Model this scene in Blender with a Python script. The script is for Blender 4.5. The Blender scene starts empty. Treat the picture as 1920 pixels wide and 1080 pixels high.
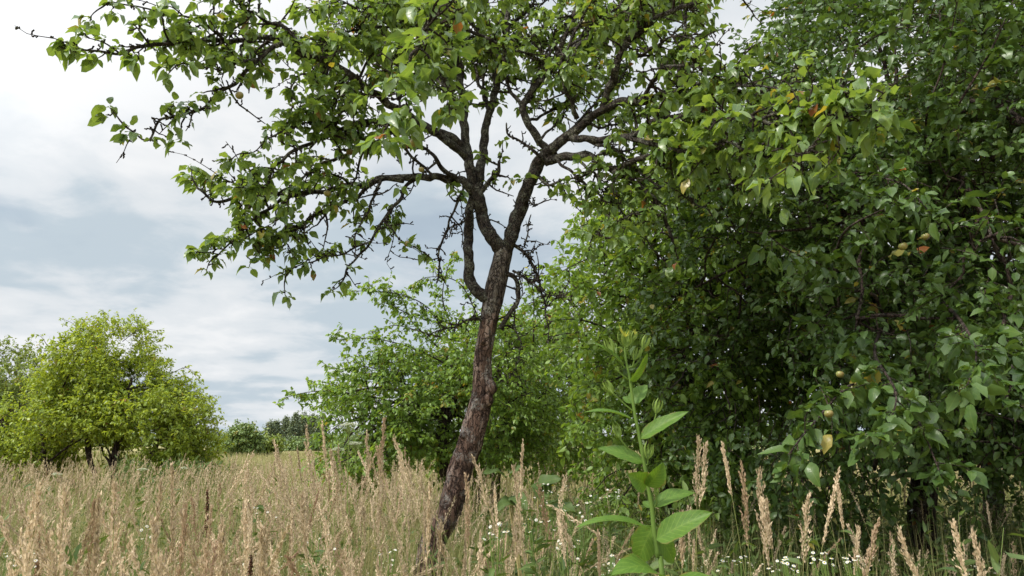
import bpy, math, random
import numpy as np
from mathutils import Vector, noise as mnoise

R = math.radians
S = bpy.context.scene
COL = S.collection

# ------------------------------------------------------------------ camera
EYE = 1.45
PITCH = R(11.92)
FPX = 1397.0                      # focal length in 1920-wide pixels
cam_d = bpy.data.cameras.new('camera')
cam = bpy.data.objects.new('camera', cam_d)
COL.objects.link(cam)
cam.location = (0, 0, EYE)
cam.rotation_euler = (R(90) + PITCH, 0, 0)
cam_d.sensor_width = 36.0
cam_d.lens = 36.0 * FPX / 1920.0
cam_d.clip_start = 0.05
cam_d.clip_end = 8000
S.camera = cam

# ------------------------------------------------------------------ sun, sky, exposure
SUN_EL, SUN_AZ = R(48), R(-122)     # azimuth measured from +Y (view direction), clockwise; left and behind the camera
sdir = Vector((math.sin(SUN_AZ) * math.cos(SUN_EL), math.cos(SUN_AZ) * math.cos(SUN_EL), math.sin(SUN_EL)))
sun_d = bpy.data.lights.new('sun', 'SUN')
sun_d.energy = 4.2
sun_d.angle = R(7)
sun_d.color = (1.0, 0.95, 0.86)
sun = bpy.data.objects.new('sun', sun_d)
COL.objects.link(sun)
sun.rotation_euler = sdir.to_track_quat('Z', 'Y').to_euler()
sun.location = (-30, -20, 40)

W = bpy.data.worlds.new('World')
S.world = W
W.use_nodes = True
S.view_settings.view_transform = 'Standard'
S.view_settings.look = 'None'
S.view_settings.exposure = 0.0
S.view_settings.gamma = 1.0


class NT:
    """small helper to write node trees"""
    def __init__(self, tree):
        self.t = tree
        tree.nodes.clear()

    def n(self, kind, **kw):
        nd = self.t.nodes.new(kind)
        for k, v in kw.items():
            setattr(nd, k, v)
        return nd

    def put(self, sock, v):
        if isinstance(v, bpy.types.NodeSocket):
            self.t.links.new(v, sock)
        elif v is not None:
            if hasattr(sock.default_value, '__len__') and len(sock.default_value) == 4 and len(v) == 3:
                v = (*v, 1)
            sock.default_value = v

    def math(self, op, a, b=None, c=None, clamp=False):
        nd = self.n('ShaderNodeMath', operation=op, use_clamp=clamp)
        for i, v in enumerate((a, b, c)):
            if v is not None:
                self.put(nd.inputs[i], v)
        return nd.outputs[0]

    def mix(self, f, a, b, mode='MIX'):
        nd = self.n('ShaderNodeMix', data_type='RGBA', blend_type=mode)
        self.put(nd.inputs[0], f)
        self.put(nd.inputs[6], a)
        self.put(nd.inputs[7], b)
        return nd.outputs[2]

    def noise(self, vec, scale, detail=4, rough=.55, dist=0.0):
        nd = self.n('ShaderNodeTexNoise')
        self.put(nd.inputs['Vector'], vec)
        nd.inputs['Scale'].default_value = scale
        nd.inputs['Detail'].default_value = detail
        nd.inputs['Roughness'].default_value = rough
        nd.inputs['Distortion'].default_value = dist
        return nd.outputs[0]

    def maprange(self, v, a, b, c=0.0, d=1.0, smooth=False):
        nd = self.n('ShaderNodeMapRange', interpolation_type='SMOOTHSTEP' if smooth else 'LINEAR')
        self.put(nd.inputs[0], v)
        for i, x in enumerate((a, b, c, d)):
            nd.inputs[i + 1].default_value = x
        return nd.outputs[0]

    def vmath(self, op, a, b=None):
        nd = self.n('ShaderNodeVectorMath', operation=op)
        self.put(nd.inputs[0], a)
        if b is not None:
            self.put(nd.inputs[1], b)
        return nd.outputs[1] if op == 'DOT_PRODUCT' else nd.outputs[0]


def build_world():
    t = NT(W.node_tree)
    sky = t.n('ShaderNodeTexSky', sky_type='NISHITA')
    sky.sun_disc = False
    sky.sun_elevation = SUN_EL
    sky.sun_rotation = SUN_AZ
    tc = t.n('ShaderNodeTexCoord').outputs['Generated']
    sep = t.n('ShaderNodeSeparateXYZ')
    t.put(sep.inputs[0], tc)
    z = sep.outputs[2]
    zc = t.math('MAXIMUM', z, 0.0)
    # cloud sheets seen in perspective: direction projected on a plane overhead
    den = t.math('ADD', zc, 0.20)
    cx = t.math('DIVIDE', sep.outputs[0], den)
    cy = t.math('DIVIDE', sep.outputs[1], den)
    cmb = t.n('ShaderNodeCombineXYZ')
    t.put(cmb.inputs[0], t.math('MULTIPLY', cx, 0.95))
    t.put(cmb.inputs[1], cy)
    cmb.inputs[2].default_value = 3.7
    big = t.noise(cmb.outputs[0], 1.05, 3, .5, .3)
    fine = t.noise(cmb.outputs[0], 5.2, 6, .55, .25)
    d = t.math('ADD', t.math('MULTIPLY', big, .70), t.math('MULTIPLY', fine, .30))
    # higher sky is a thinner, brighter veil
    d = t.math('ADD', d, t.maprange(z, 0.02, 0.5, -0.035, 0.02))
    f = t.maprange(d, 0.40, 0.51, 0, 1, True)
    cloud = t.mix(f, (5.55, 6.45, 7.15), (7.7, 8.1, 8.45))
    cloud = t.mix(t.maprange(d, 0.50, 0.60, 0, 1, True), cloud, (9.0, 9.15, 9.3))
    # thin breaks let a little of the blue sky through
    gap = t.maprange(t.noise(cmb.outputs[0], 1.6, 4, .55, .2), 0.56, 0.72, 0, .30, True)
    base = t.mix(gap, cloud, sky.outputs[0])
    # the veil glows round the hidden sun, behind the camera
    dt = t.vmath('DOT_PRODUCT', tc, tuple(sdir))
    glow = t.maprange(dt, 0.15, 1.0, 1.0, 2.6, True)
    up = t.maprange(z, 0.55, 1.0, 1.0, 1.5, True)
    gl = t.math('MULTIPLY', glow, up)
    vm = t.n('ShaderNodeVectorMath', operation='SCALE')
    t.put(vm.inputs[0], base)
    t.put(vm.inputs[3], gl)
    bg = t.n('ShaderNodeBackground')
    t.put(bg.inputs[0], vm.outputs[0])
    bg.inputs[1].default_value = 0.1
    out = t.n('ShaderNodeOutputWorld')
    t.put(out.inputs[0], bg.outputs[0])


build_world()

# ------------------------------------------------------------------ maths helpers
CF = np.array([0, math.cos(PITCH), math.sin(PITCH)])
CU = np.array([0, -math.sin(PITCH), math.cos(PITCH)])
CR = np.array([1.0, 0, 0])


def at(px, py, Y):
    """world point seen at photo pixel (px,py) whose distance along +Y is Y"""
    d = CF + CR * ((px - 960) / FPX) + CU * ((540 - py) / FPX)
    d = d * (Y / d[1])
    return d + np.array([0, 0, EYE])


def unit(a):
    return a / np.maximum(np.linalg.norm(a, axis=-1, keepdims=True), 1e-9)


class Geo:
    """collects vertices, faces, a per-vertex tint and material slots; builds ONE mesh object"""
    def __init__(self):
        self.v, self.q, self.t, self.c = [], [], [], []
        self.qm, self.tm = [], []
        self.n = 0

    def add(self, V, quads=None, tris=None, tint=None, mat=0):
        V = np.asarray(V, dtype=np.float32).reshape(-1, 3)
        if len(V) == 0:
            return
        if quads is not None and len(quads):
            q = np.asarray(quads, dtype=np.int32).reshape(-1, 4) + self.n
            self.q.append(q)
            self.qm.append(np.full(len(q), mat, np.int32))
        if tris is not None and len(tris):
            q = np.asarray(tris, dtype=np.int32).reshape(-1, 3) + self.n
            self.t.append(q)
            self.tm.append(np.full(len(q), mat, np.int32))
        c = np.zeros((len(V), 4), np.float32)
        c[:, 3] = 1
        if tint is not None:
            tt = np.asarray(tint, np.float32)
            c[:, :tt.shape[-1]] = tt
        self.c.append(c)
        self.v.append(V)
        self.n += len(V)

    def build(self, name, mats, parent=None, smooth=True, at_origin=None):
        V = np.concatenate(self.v)
        if at_origin is not None:
            V = V - np.asarray(at_origin, np.float32)
        Q = np.concatenate(self.q) if self.q else np.zeros((0, 4), np.int32)
        T = np.concatenate(self.t) if self.t else np.zeros((0, 3), np.int32)
        me = bpy.data.meshes.new(name)
        me.vertices.add(len(V))
        me.vertices.foreach_set('co', V.ravel())
        loops = np.concatenate([Q.ravel(), T.ravel()])
        me.loops.add(len(loops))
        me.loops.foreach_set('vertex_index', loops)
        npoly = len(Q) + len(T)
        me.polygons.add(npoly)
        starts = np.concatenate([np.arange(len(Q)) * 4, len(Q) * 4 + np.arange(len(T)) * 3]).astype(np.int32)
        tot = np.concatenate([np.full(len(Q), 4), np.full(len(T), 3)]).astype(np.int32)
        me.polygons.foreach_set('loop_start', starts)
        me.polygons.foreach_set('loop_total', tot)
        mi = np.concatenate(self.qm + self.tm).astype(np.int32)
        me.polygons.foreach_set('material_index', mi)
        me.polygons.foreach_set('use_smooth', np.full(npoly, smooth))
        at_ = me.attributes.new('tint', 'FLOAT_COLOR', 'POINT')
        at_.data.foreach_set('color', np.concatenate(self.c).ravel())
        me.update(calc_edges=True)
        me.validate()
        for m in (mats if isinstance(mats, (list, tuple)) else [mats]):
            me.materials.append(m)
        ob = bpy.data.objects.new(name, me)
        COL.objects.link(ob)
        if parent is not None:
            ob.parent = parent
        return ob


def thing(name, label, cat, loc, group=None):
    o = bpy.data.objects.new(name, None)
    COL.objects.link(o)
    o.location = loc
    o.empty_display_size = .1
    o['label'] = label
    o['category'] = cat
    if group:
        o['group'] = group
    return o


def tubes(P, Rr, sides, tint=None, cap=True):
    """batch of tubes: P (N,K,3), Rr (N,K) -> V, quads, tint"""
    P = np.asarray(P, float)
    N, K, _ = P.shape
    T = np.empty_like(P)
    T[:, 1:-1] = P[:, 2:] - P[:, :-2]
    T[:, 0] = P[:, 1] - P[:, 0]
    T[:, -1] = P[:, -1] - P[:, -2]
    T = unit(T)
    mean = unit(P[:, -1] - P[:, 0] + 1e-6)
    ref = np.where(np.abs(mean[:, 2:3]) > .75, np.array([[1.0, 0, 0]]), np.array([[0, 0, 1.0]]))
    A = unit(np.cross(T, ref[:, None, :]))
    B = np.cross(T, A)
    ang = np.arange(sides) / sides * 2 * math.pi
    V = P[:, :, None, :] + Rr[:, :, None, None] * (A[:, :, None, :] * np.cos(ang)[None, None, :, None] + B[:, :, None, :] * np.sin(ang)[None, None, :, None])
    idx = np.arange(N * K * sides).reshape(N, K, sides)
    a = idx[:, :-1, :]
    b = np.roll(idx, -1, axis=2)[:, :-1, :]
    c = np.roll(idx, -1, axis=2)[:, 1:, :]
    d = idx[:, 1:, :]
    quads = np.stack([a, b, c, d], -1).reshape(-1, 4)
    tt = None
    if tint is not None:
        tint = np.asarray(tint, float)
        if tint.ndim == 2:
            tint = np.repeat(tint[:, None, :], K, 1)
        tt = np.repeat(tint[:, :, None, :], sides, 2).reshape(-1, tint.shape[-1])
    return V.reshape(-1, 3), quads, tt


def catmull(pts, step):
    """resample control points (any columns, first three are xyz) smoothly"""
    P = np.asarray(pts, float)
    P = np.vstack([2 * P[0] - P[1], P, 2 * P[-1] - P[-2]])
    out = []
    for i in range(1, len(P) - 2):
        p0, p1, p2, p3 = P[i - 1], P[i], P[i + 1], P[i + 2]
        n = max(2, int(np.linalg.norm(p2[:3] - p1[:3]) / step))
        for k in range(n):
            t = k / n
            out.append(.5 * ((2 * p1) + (-p0 + p2) * t + (2 * p0 - 5 * p1 + 4 * p2 - p3) * t * t + (-p0 + 3 * p1 - 3 * p2 + p3) * t ** 3))
    out.append(P[-2])
    return np.array(out)


def rough_tube(g, P, Rr, sides, amp, freq, seed, ridge=0.0, mat=0):
    """one knotted tube with noisy radius; ends closed"""
    V, Q, _ = tubes(P[None], Rr[None], sides)
    K = len(P)
    V = V.reshape(K, sides, 3)
    arc = np.concatenate([[0], np.cumsum(np.linalg.norm(np.diff(P, axis=0), axis=1))])
    for k in range(K):
        for s in range(sides):
            d = V[k, s] - P[k]
            a = s / sides * 2 * math.pi
            p = Vector((math.cos(a) * 1.1 + seed * 3.1, math.sin(a) * 1.1 - seed, arc[k] * freq))
            f = mnoise.fractal(p * 1.0, 0.8, 2.1, 4) * amp
            if ridge:
                f += ridge * (abs(mnoise.noise(Vector((math.cos(a) * 3.4 + seed, math.sin(a) * 3.4, arc[k] * freq * .55)))) - .25)
            V[k, s] = P[k] + d * (1 + f)
    V = V.reshape(-1, 3)
    n0 = len(V)
    V = np.vstack([V, P[0] - (P[1] - P[0]) * .3, P[-1] + (P[-1] - P[-2]) * .5])
    tri = []
    for s in range(sides):
        tri.append((n0, (s + 1) % sides, s))
        tri.append((n0 + 1, (K - 1) * sides + s, (K - 1) * sides + (s + 1) % sides))
    g.add(V, Q, tri, mat=mat)


# leaf templates: x across, y along, plus petiole; columns x, y, |x| share
def leaf_template(kind):
    if kind == 'near':
        ys = [0.0, .14, .36, .60, .82, 1.0]
        ws = [0.0, .17, .30, .315, .19, 0.0]
        V, q, t = [(-.013, -.34), (.013, -.34), (0, 0)], [], [(0, 1, 2)]
        rows = []
        for y, w in zip(ys[1:-1], ws[1:-1]):
            i = len(V)
            V += [(-w, y - .03), (0, y), (w, y - .03)]
            rows.append((i, i + 1, i + 2))
        tip = len(V)
        V.append((0, 1.0))
        t += [(2, rows[0][1], rows[0][0]), (2, rows[0][2], rows[0][1])]
        for a, b in zip(rows[:-1], rows[1:]):
            q += [(a[0], a[1], b[1], b[0]), (a[1], a[2], b[2], b[1])]
        t += [(rows[-1][0], rows[-1][1], tip), (rows[-1][1], rows[-1][2], tip)]
    elif kind == 'mid':
        V = [(0, -.05), (-.29, .27), (0, .28), (.29, .27), (-.27, .64), (0, .66), (.27, .64), (0, 1.0)]
        t = [(0, 2, 1), (0, 3, 2), (4, 5, 7), (5, 6, 7)]
        q = [(1, 2, 5, 4), (2, 3, 6, 5)]
    elif kind == 'long':
        V = [(0, 0), (-.11, .3), (0, .3), (.11, .3), (-.09, .68), (0, .68), (.09, .68), (0, 1.0)]
        t = [(0, 2, 1), (0, 3, 2), (4, 5, 7), (5, 6, 7)]
        q = [(1, 2, 5, 4), (2, 3, 6, 5)]
    else:
        V = [(0, 0), (-.32, .48), (0, 1.0), (.32, .48)]
        t = [(0, 2, 1), (0, 3, 2)]
        q = []
    return np.array(V, float), np.array(q, int).reshape(-1, 4), np.array(t, int).reshape(-1, 3)


TPL = {k: leaf_template(k) for k in ('near', 'mid', 'long', 'far')}


def add_leaves(g, pos, axis, nrm, size, rng, kind, tint2, fold=.35, curl=.3, mat=0, widen=1.0):
    V2, q, t = TPL[kind]
    N, k = len(pos), len(V2)
    if N == 0:
        return
    axis = unit(axis)
    side = unit(np.cross(axis, nrm))
    nn = np.cross(side, axis)
    fo = (fold + rng.normal(0, .30, N))[:, None]
    cu = (curl + rng.normal(0, .36, N))[:, None]
    tw = rng.normal(0, .22, N)[:, None]
    x, y = V2[:, 0][None] * widen, V2[:, 1][None]
    wav = .09 * np.sin(y * 9 + rng.uniform(0, 6, N)[:, None]) * np.sign(x) if kind == 'near' else 0
    zz = fo * np.abs(x) - cu * np.where(y > 0, y * y, -.3 * y) + tw * x * y * 2 + wav
    P = pos[:, None, :] + size[:, None, None] * (x[..., None] * side[:, None, :] + y[..., None] * axis[:, None, :] + zz[..., None] * nn[:, None, :])
    off = (np.arange(N) * k)[:, None, None]
    rnd = rng.random(N)
    tint = np.zeros((N, k, 3))
    tint[..., 0] = rnd[:, None]
    tint[..., 1] = np.asarray(tint2).reshape(-1, 1)
    tint[..., 2] = np.clip(np.abs(V2[:, 0]) / .33, 0, 1)[None]
    g.add(P.reshape(-1, 3), (q[None] + off).reshape(-1, 4) if len(q) else None, (t[None] + off).reshape(-1, 3), tint.reshape(-1, 3), mat)


# ------------------------------------------------------------------ materials
def new_mat(name):
    m = bpy.data.materials.new(name)
    m.use_nodes = True
    return m, NT(m.node_tree)


def leaf_mat(name, dark, light, old=(.31, .255, .05), trans=.34, rough=.42, spec=.45, pale=.35, veins=False):
    m, t = new_mat(name)
    at_ = t.n('ShaderNodeAttribute', attribute_name='tint')
    sep = t.n('ShaderNodeSeparateColor')
    t.put(sep.inputs[0], at_.outputs['Color'])
    pos = t.n('ShaderNodeNewGeometry')
    blot = t.noise(pos.outputs['Position'], 38, 3, .6)
    c = t.mix(sep.outputs[0], dark, light)
    c = t.mix(t.maprange(blot, .35, .75, 0, .35), c, (light[0] * 1.25, light[1] * 1.1, light[2] * .9))
    # yellowed and browned leaves (tint.g): .5..1
    c = t.mix(t.maprange(sep.outputs[1], .5, .75), c, old)
    c = t.mix(t.maprange(sep.outputs[1], .85, 1.0), c, (.24, .085, .03))
    spot = t.noise(pos.outputs['Position'], 150, 2, .5)
    c = t.mix(t.maprange(spot, .66, .72, 0, .55), c, (.10, .06, .025))
    # pale midrib
    c = t.mix(t.maprange(sep.outputs[2], 0.0, .10, .30, 0), c, (light[0] * 1.5 + .05, light[1] * 1.3 + .05, light[2] * 1.3 + .02))
    if veins:
        wv = t.math('SINE', t.math('MULTIPLY', t.math('SUBTRACT', t.math('MULTIPLY', at_.outputs['Alpha'], 9.0), t.math('MULTIPLY', sep.outputs[2], 2.2)), 6.283))
        c = t.mix(t.maprange(wv, .80, 1.0, 0, .45, True), c, (light[0] * 1.7, light[1] * 1.45, light[2] * 1.7))
        edge = t.math('MULTIPLY', t.maprange(sep.outputs[2], .80, 1.0), t.maprange(t.noise(pos.outputs['Position'], 34, 3, .6), .50, .60))
        c = t.mix(t.math('MULTIPLY', edge, .8), c, (.17, .12, .035))
        c = t.mix(t.maprange(t.noise(pos.outputs['Position'], 60, 4, .6), .45, .75, 0, .45), c, (dark[0] * .7, dark[1] * .75, dark[2] * .7))
    under = (min(1, light[0] * 1.0 + .05), min(1, light[1] * .95 + .06), min(1, light[2] * 1.1 + .05))
    c2 = t.mix(t.math('MULTIPLY', pos.outputs['Backfacing'], pale), c, under)
    p = t.n('ShaderNodeBsdfPrincipled')
    t.put(p.inputs['Base Color'], c2)
    p.inputs['Roughness'].default_value = rough
    p.inputs['Specular IOR Level'].default_value = spec
    bp = t.n('ShaderNodeBump')
    bp.inputs['Strength'].default_value = .25
    bp.inputs['Distance'].default_value = .004
    t.put(bp.inputs['Height'], t.noise(pos.outputs['Position'], 110, 2))
    t.put(p.inputs['Normal'], bp.outputs[0])
    tr = t.n('ShaderNodeBsdfTranslucent')
    t.put(tr.inputs[0], t.mix(1.0, c, (1.5, 1.35, .55), 'MULTIPLY'))
    mx = t.n('ShaderNodeMixShader')
    mx.inputs[0].default_value = trans
    t.put(mx.inputs[1], p.outputs[0])
    t.put(mx.inputs[2], tr.outputs[0])
    out = t.n('ShaderNodeOutputMaterial')
    t.put(out.inputs[0], mx.outputs[0])
    return m


def bark_mat(name, dark, mid, lichen, lich_amt=.55, scale=1.0, peel=None, zs=.25, top=None):
    m, t = new_mat(name)
    g = t.n('ShaderNodeNewGeometry').outputs['Position']
    mp = t.n('ShaderNodeMapping')
    t.put(mp.inputs[0], g)
    mp.inputs['Scale'].default_value = (1, 1, zs)
    n1 = t.noise(mp.outputs[0], 42 * scale, 6, .65, .6)
    n2 = t.noise(g, 11 * scale, 4, .6)
    n3 = t.noise(g, 60 * scale, 4, .7)
    c = t.mix(t.maprange(n1, .42, .60), dark, mid)
    wob = t.n('ShaderNodeVectorMath', operation='ADD')
    t.put(wob.inputs[0], mp.outputs[0])
    nz = t.n('ShaderNodeTexNoise')
    t.put(nz.inputs['Vector'], g)
    nz.inputs['Scale'].default_value = 26 * scale
    sc = t.n('ShaderNodeVectorMath', operation='SCALE')
    t.put(sc.inputs[0], nz.outputs[1])
    sc.inputs[3].default_value = .05 / scale
    t.put(wob.inputs[1], sc.outputs[0])
    vo = t.n('ShaderNodeTexVoronoi', feature='DISTANCE_TO_EDGE')
    t.put(vo.inputs['Vector'], wob.outputs[0])
    vo.inputs['Scale'].default_value = 34 * scale
    crack = t.maprange(vo.outputs['Distance'], .0, .10, 0, 1, True)
    tone = t.n('ShaderNodeTexVoronoi', feature='F1')
    t.put(tone.inputs['Vector'], wob.outputs[0])
    tone.inputs['Scale'].default_value = 34 * scale
    ts = t.n('ShaderNodeSeparateColor')
    t.put(ts.inputs[0], tone.outputs['Color'])
    c = t.mix(t.math('MULTIPLY', ts.outputs[0], .45), c, (mid[0] * 1.7, mid[1] * 1.75, mid[2] * 1.8))
    if peel:
        c = t.mix(t.maprange(t.noise(mp.outputs[0], 15 * scale, 5, .6, .4), .55, .60, 0, .85), c, peel)
    if top:
        sp = t.n('ShaderNodeSeparateXYZ')
        t.put(sp.inputs[0], g)
        zz = t.math('ADD', sp.outputs[2], t.math('MULTIPLY', n2, .9))
        c = t.mix(t.maprange(zz, 2.62, 2.85, 0, .85), c, t.mix(t.maprange(n1, .40, .62), top[0], top[1]))
    c = t.mix(t.math('MULTIPLY', t.math('SUBTRACT', 1.0, crack), .8), c, (dark[0] * .6, dark[1] * .6, dark[2] * .6))
    l = t.math('MULTIPLY', t.maprange(n2, .54 - .1 * lich_amt, .70 - .1 * lich_amt), t.maprange(n3, .42, .58))
    c = t.mix(t.math('MULTIPLY', l, .85), c, lichen)
    p = t.n('ShaderNodeBsdfPrincipled')
    t.put(p.inputs['Base Color'], c)
    p.inputs['Roughness'].default_value = .88
    p.inputs['Specular IOR Level'].default_value = .2
    bp = t.n('ShaderNodeBump')
    bp.inputs['Strength'].default_value = 1.0
    bp.inputs['Distance'].default_value = .03
    t.put(bp.inputs['Height'], t.math('ADD', t.math('MULTIPLY', crack, .6), t.math('ADD', n1, t.math('MULTIPLY', n3, .5))))
    t.put(p.inputs['Normal'], bp.outputs[0])
    out = t.n('ShaderNodeOutputMaterial')
    t.put(out.inputs[0], p.outputs[0])
    return m


def tint_mat(name, ca, cb, cc=None, trans=.2, rough=.7, spec=.25):
    """two colours mixed by tint.r, third by tint.g"""
    m, t = new_mat(name)
    at_ = t.n('ShaderNodeAttribute', attribute_name='tint')
    sep = t.n('ShaderNodeSeparateColor')
    t.put(sep.inputs[0], at_.outputs['Color'])
    c = t.mix(sep.outputs[0], ca, cb)
    if cc:
        c = t.mix(sep.outputs[1], c, cc)
    p = t.n('ShaderNodeBsdfPrincipled')
    t.put(p.inputs['Base Color'], c)
    p.inputs['Roughness'].default_value = rough
    p.inputs['Specular IOR Level'].default_value = spec
    out = t.n('ShaderNodeOutputMaterial')
    if trans:
        tr = t.n('ShaderNodeBsdfTranslucent')
        t.put(tr.inputs[0], c)
        mx = t.n('ShaderNodeMixShader')
        mx.inputs[0].default_value = trans
        t.put(mx.inputs[1], p.outputs[0])
        t.put(mx.inputs[2], tr.outputs[0])
        t.put(out.inputs[0], mx.outputs[0])
    else:
        t.put(out.inputs[0], p.outputs[0])
    return m


M = {}
M['leaf_main'] = leaf_mat('apple_leaf', (.070, .140, .034), (.180, .270, .070), trans=.45, rough=.33, spec=.6)
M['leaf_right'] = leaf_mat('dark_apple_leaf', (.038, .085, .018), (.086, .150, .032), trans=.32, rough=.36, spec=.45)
M['leaf_mid'] = leaf_mat('orchard_leaf', (.095, .190, .034), (.205, .315, .062), trans=.46)
M['leaf_left'] = leaf_mat('yellow_green_leaf', (.150, .240, .030), (.300, .375, .055), trans=.45)
M['leaf_left_back'] = leaf_mat('grey_green_leaf', (.12, .185, .04), (.21, .275, .06), trans=.34)
M['leaf_far'] = leaf_mat('far_leaf', (.095, .16, .045), (.165, .24, .07), trans=.2)
M['leaf_poplar_hazy'] = leaf_mat('hazy_poplar_leaf', (.10, .145, .085), (.155, .20, .12), trans=.2)  # greyed leaf colour with the distance haze painted into it
M['leaf_weed'] = leaf_mat('weed_leaf', (.034, .070, .018), (.090, .140, .034), trans=.3, rough=.55, spec=.3)
M['leaf_big'] = leaf_mat('downy_leaf', (.060, .135, .018), (.105, .195, .028), trans=.36, rough=.5, spec=.3, veins=True)
M['bark_main'] = bark_mat('old_apple_bark', (.030, .018, .015), (.165, .096, .068), (.38, .35, .31), .5, 1.0, (.38, .265, .21), top=((.035, .028, .024), (.20, .17, .145)))
M['bark_limb'] = bark_mat('lichen_bark', (.013, .010, .009), (.068, .052, .042), (.27, .27, .21), .8, 1.4, None, .8)
M['bark_twig'] = bark_mat('twig_bark', (.022, .015, .012), (.070, .048, .036), (.22, .22, .17), .45, 2.0, None, 1.0)
M['bark_dark'] = bark_mat('shaded_bark', (.018, .012, .010), (.075, .05, .04), (.20, .18, .15), .3, 1.0)
M['panicle'] = tint_mat('reed_panicle', (.35, .265, .165), (.67, .53, .365), (.30, .19, .115), trans=.25)
M['stem'] = tint_mat('reed_stem', (.36, .30, .13), (.17, .22, .055), (.14, .22, .05), trans=.15)
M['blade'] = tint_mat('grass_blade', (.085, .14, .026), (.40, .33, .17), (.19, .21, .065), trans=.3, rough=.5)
M['petal'] = tint_mat('white_petal', (.72, .72, .69), (.58, .56, .56), (.55, .43, .05), trans=.25)
M['umbel'] = tint_mat('umbel_white', (.74, .74, .66), (.60, .62, .48), (.3, .36, .12), trans=.25)
M['bud'] = tint_mat('bud_green', (.13, .21, .04), (.20, .28, .065), (.36, .36, .05), trans=.3, rough=.6)
M['dock'] = tint_mat('dock_brown', (.07, .032, .018), (.14, .062, .035), None, trans=.05)


def apple_mat():
    m, t = new_mat('apple_skin')
    g = t.n('ShaderNodeNewGeometry').outputs['Position']
    tc = t.n('ShaderNodeTexCoord').outputs['Object']
    c = t.mix(t.maprange(t.noise(tc, 22, 3), .4, .7), (.20, .23, .06), (.24, .155, .05))
    c = t.mix(t.maprange(t.noise(g, 300, 2), .62, .68, 0, .6), c, (.2, .12, .05))
    p = t.n('ShaderNodeBsdfPrincipled')
    t.put(p.inputs['Base Color'], c)
    p.inputs['Roughness'].default_value = .35
    out = t.n('ShaderNodeOutputMaterial')
    t.put(out.inputs[0], p.outputs[0])
    return m


M['apple'] = apple_mat()


# ------------------------------------------------------------------ setting: ground and far hill
def ground():
    g = Geo()
    xs = np.concatenate([-np.geomspace(4000, 60, 14), np.linspace(-50, 50, 41), np.geomspace(60, 4000, 14)])
    ys = np.concatenate([-np.geomspace(3000, 30, 10), np.linspace(-25, 80, 43), np.geomspace(90, 5000, 18)])
    X, Yy = np.meshgrid(xs, ys)
    Z = np.zeros_like(X)
    for i in range(X.shape[0]):
        for j in range(X.shape[1]):
            if abs(X[i, j]) < 60 and -30 < Yy[i, j] < 90:
                Z[i, j] = .05 * mnoise.noise(Vector((X[i, j] * .25, Yy[i, j] * .25, 0)))
    V = np.stack([X, Yy, Z], -1).reshape(-1, 3)
    r, c = X.shape
    idx = np.arange(r * c).reshape(r, c)
    Q = np.stack([idx[:-1, :-1], idx[:-1, 1:], idx[1:, 1:], idx[1:, :-1]], -1)
    g.add(V, Q)
    m, t = new_mat('meadow_ground')
    pos = t.n('ShaderNodeNewGeometry').outputs['Position']
    mp = t.n('ShaderNodeMapping')
    t.put(mp.inputs[0], pos)
    mp.inputs['Scale'].default_value = (.35, 1, 1)
    n1 = t.noise(mp.outputs[0], .16, 6, .6)
    n2 = t.noise(pos, 3.5, 5, .65)
    n3 = t.noise(pos, 30, 4, .7)
    c = t.mix(t.maprange(n1, .35, .65), (.42, .35, .17), (.30, .28, .12))
    c = t.mix(t.maprange(n2, .4, .7, 0, .6), c, (.16, .17, .06))
    c = t.mix(t.maprange(n3, .45, .7, 0, .5), c, (.10, .08, .045))
    p = t.n('ShaderNodeBsdfPrincipled')
    t.put(p.inputs['Base Color'], c)
    p.inputs['Roughness'].default_value = .95
    p.inputs['Specular IOR Level'].default_value = .1
    out = t.n('ShaderNodeOutputMaterial')
    t.put(out.inputs[0], p.outputs[0])
    o = g.build('ground', m)
    o['kind'] = 'structure'

    g = Geo()
    n = 90
    xs = np.linspace(-2600, 2600, n)
    rows = []
    for k, (dy, hh) in enumerate(((0, 0), (120, .6), (300, 1.0), (700, .3))):
        rows.append([(x, 1700 + dy, -4 + hh * (22 + 26 * (mnoise.noise(Vector((x * .0013, 2, 0))) + .3) + 5 * mnoise.noise(Vector((x * .02, 5, k))))) for x in xs])
    V = np.array(rows).reshape(-1, 3)
    idx = np.arange(4 * n).reshape(4, n)
    Q = np.stack([idx[:-1, :-1], idx[:-1, 1:], idx[1:, 1:], idx[1:, :-1]], -1)
    g.add(V, Q)
    m, t = new_mat('wooded_hill')
    pos = t.n('ShaderNodeNewGeometry').outputs['Position']
    c = t.mix(t.maprange(t.noise(pos, .03, 5, .65), .35, .65), (.05, .075, .045), (.09, .12, .06))
    p = t.n('ShaderNodeBsdfPrincipled')
    t.put(p.inputs['Base Color'], c)
    p.inputs['Roughness'].default_value = .95
    p.inputs['Specular IOR Level'].default_value = .05
    out = t.n('ShaderNodeOutputMaterial')
    t.put(out.inputs[0], p.outputs[0])
    o = g.build('hills', m)
    o['kind'] = 'structure'


ground()


# ------------------------------------------------------------------ the leaning apple tree
def vnorm(v):
    l = math.sqrt(v[0] ** 2 + v[1] ** 2 + v[2] ** 2) + 1e-9
    return (v[0] / l, v[1] / l, v[2] / l)


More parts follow.
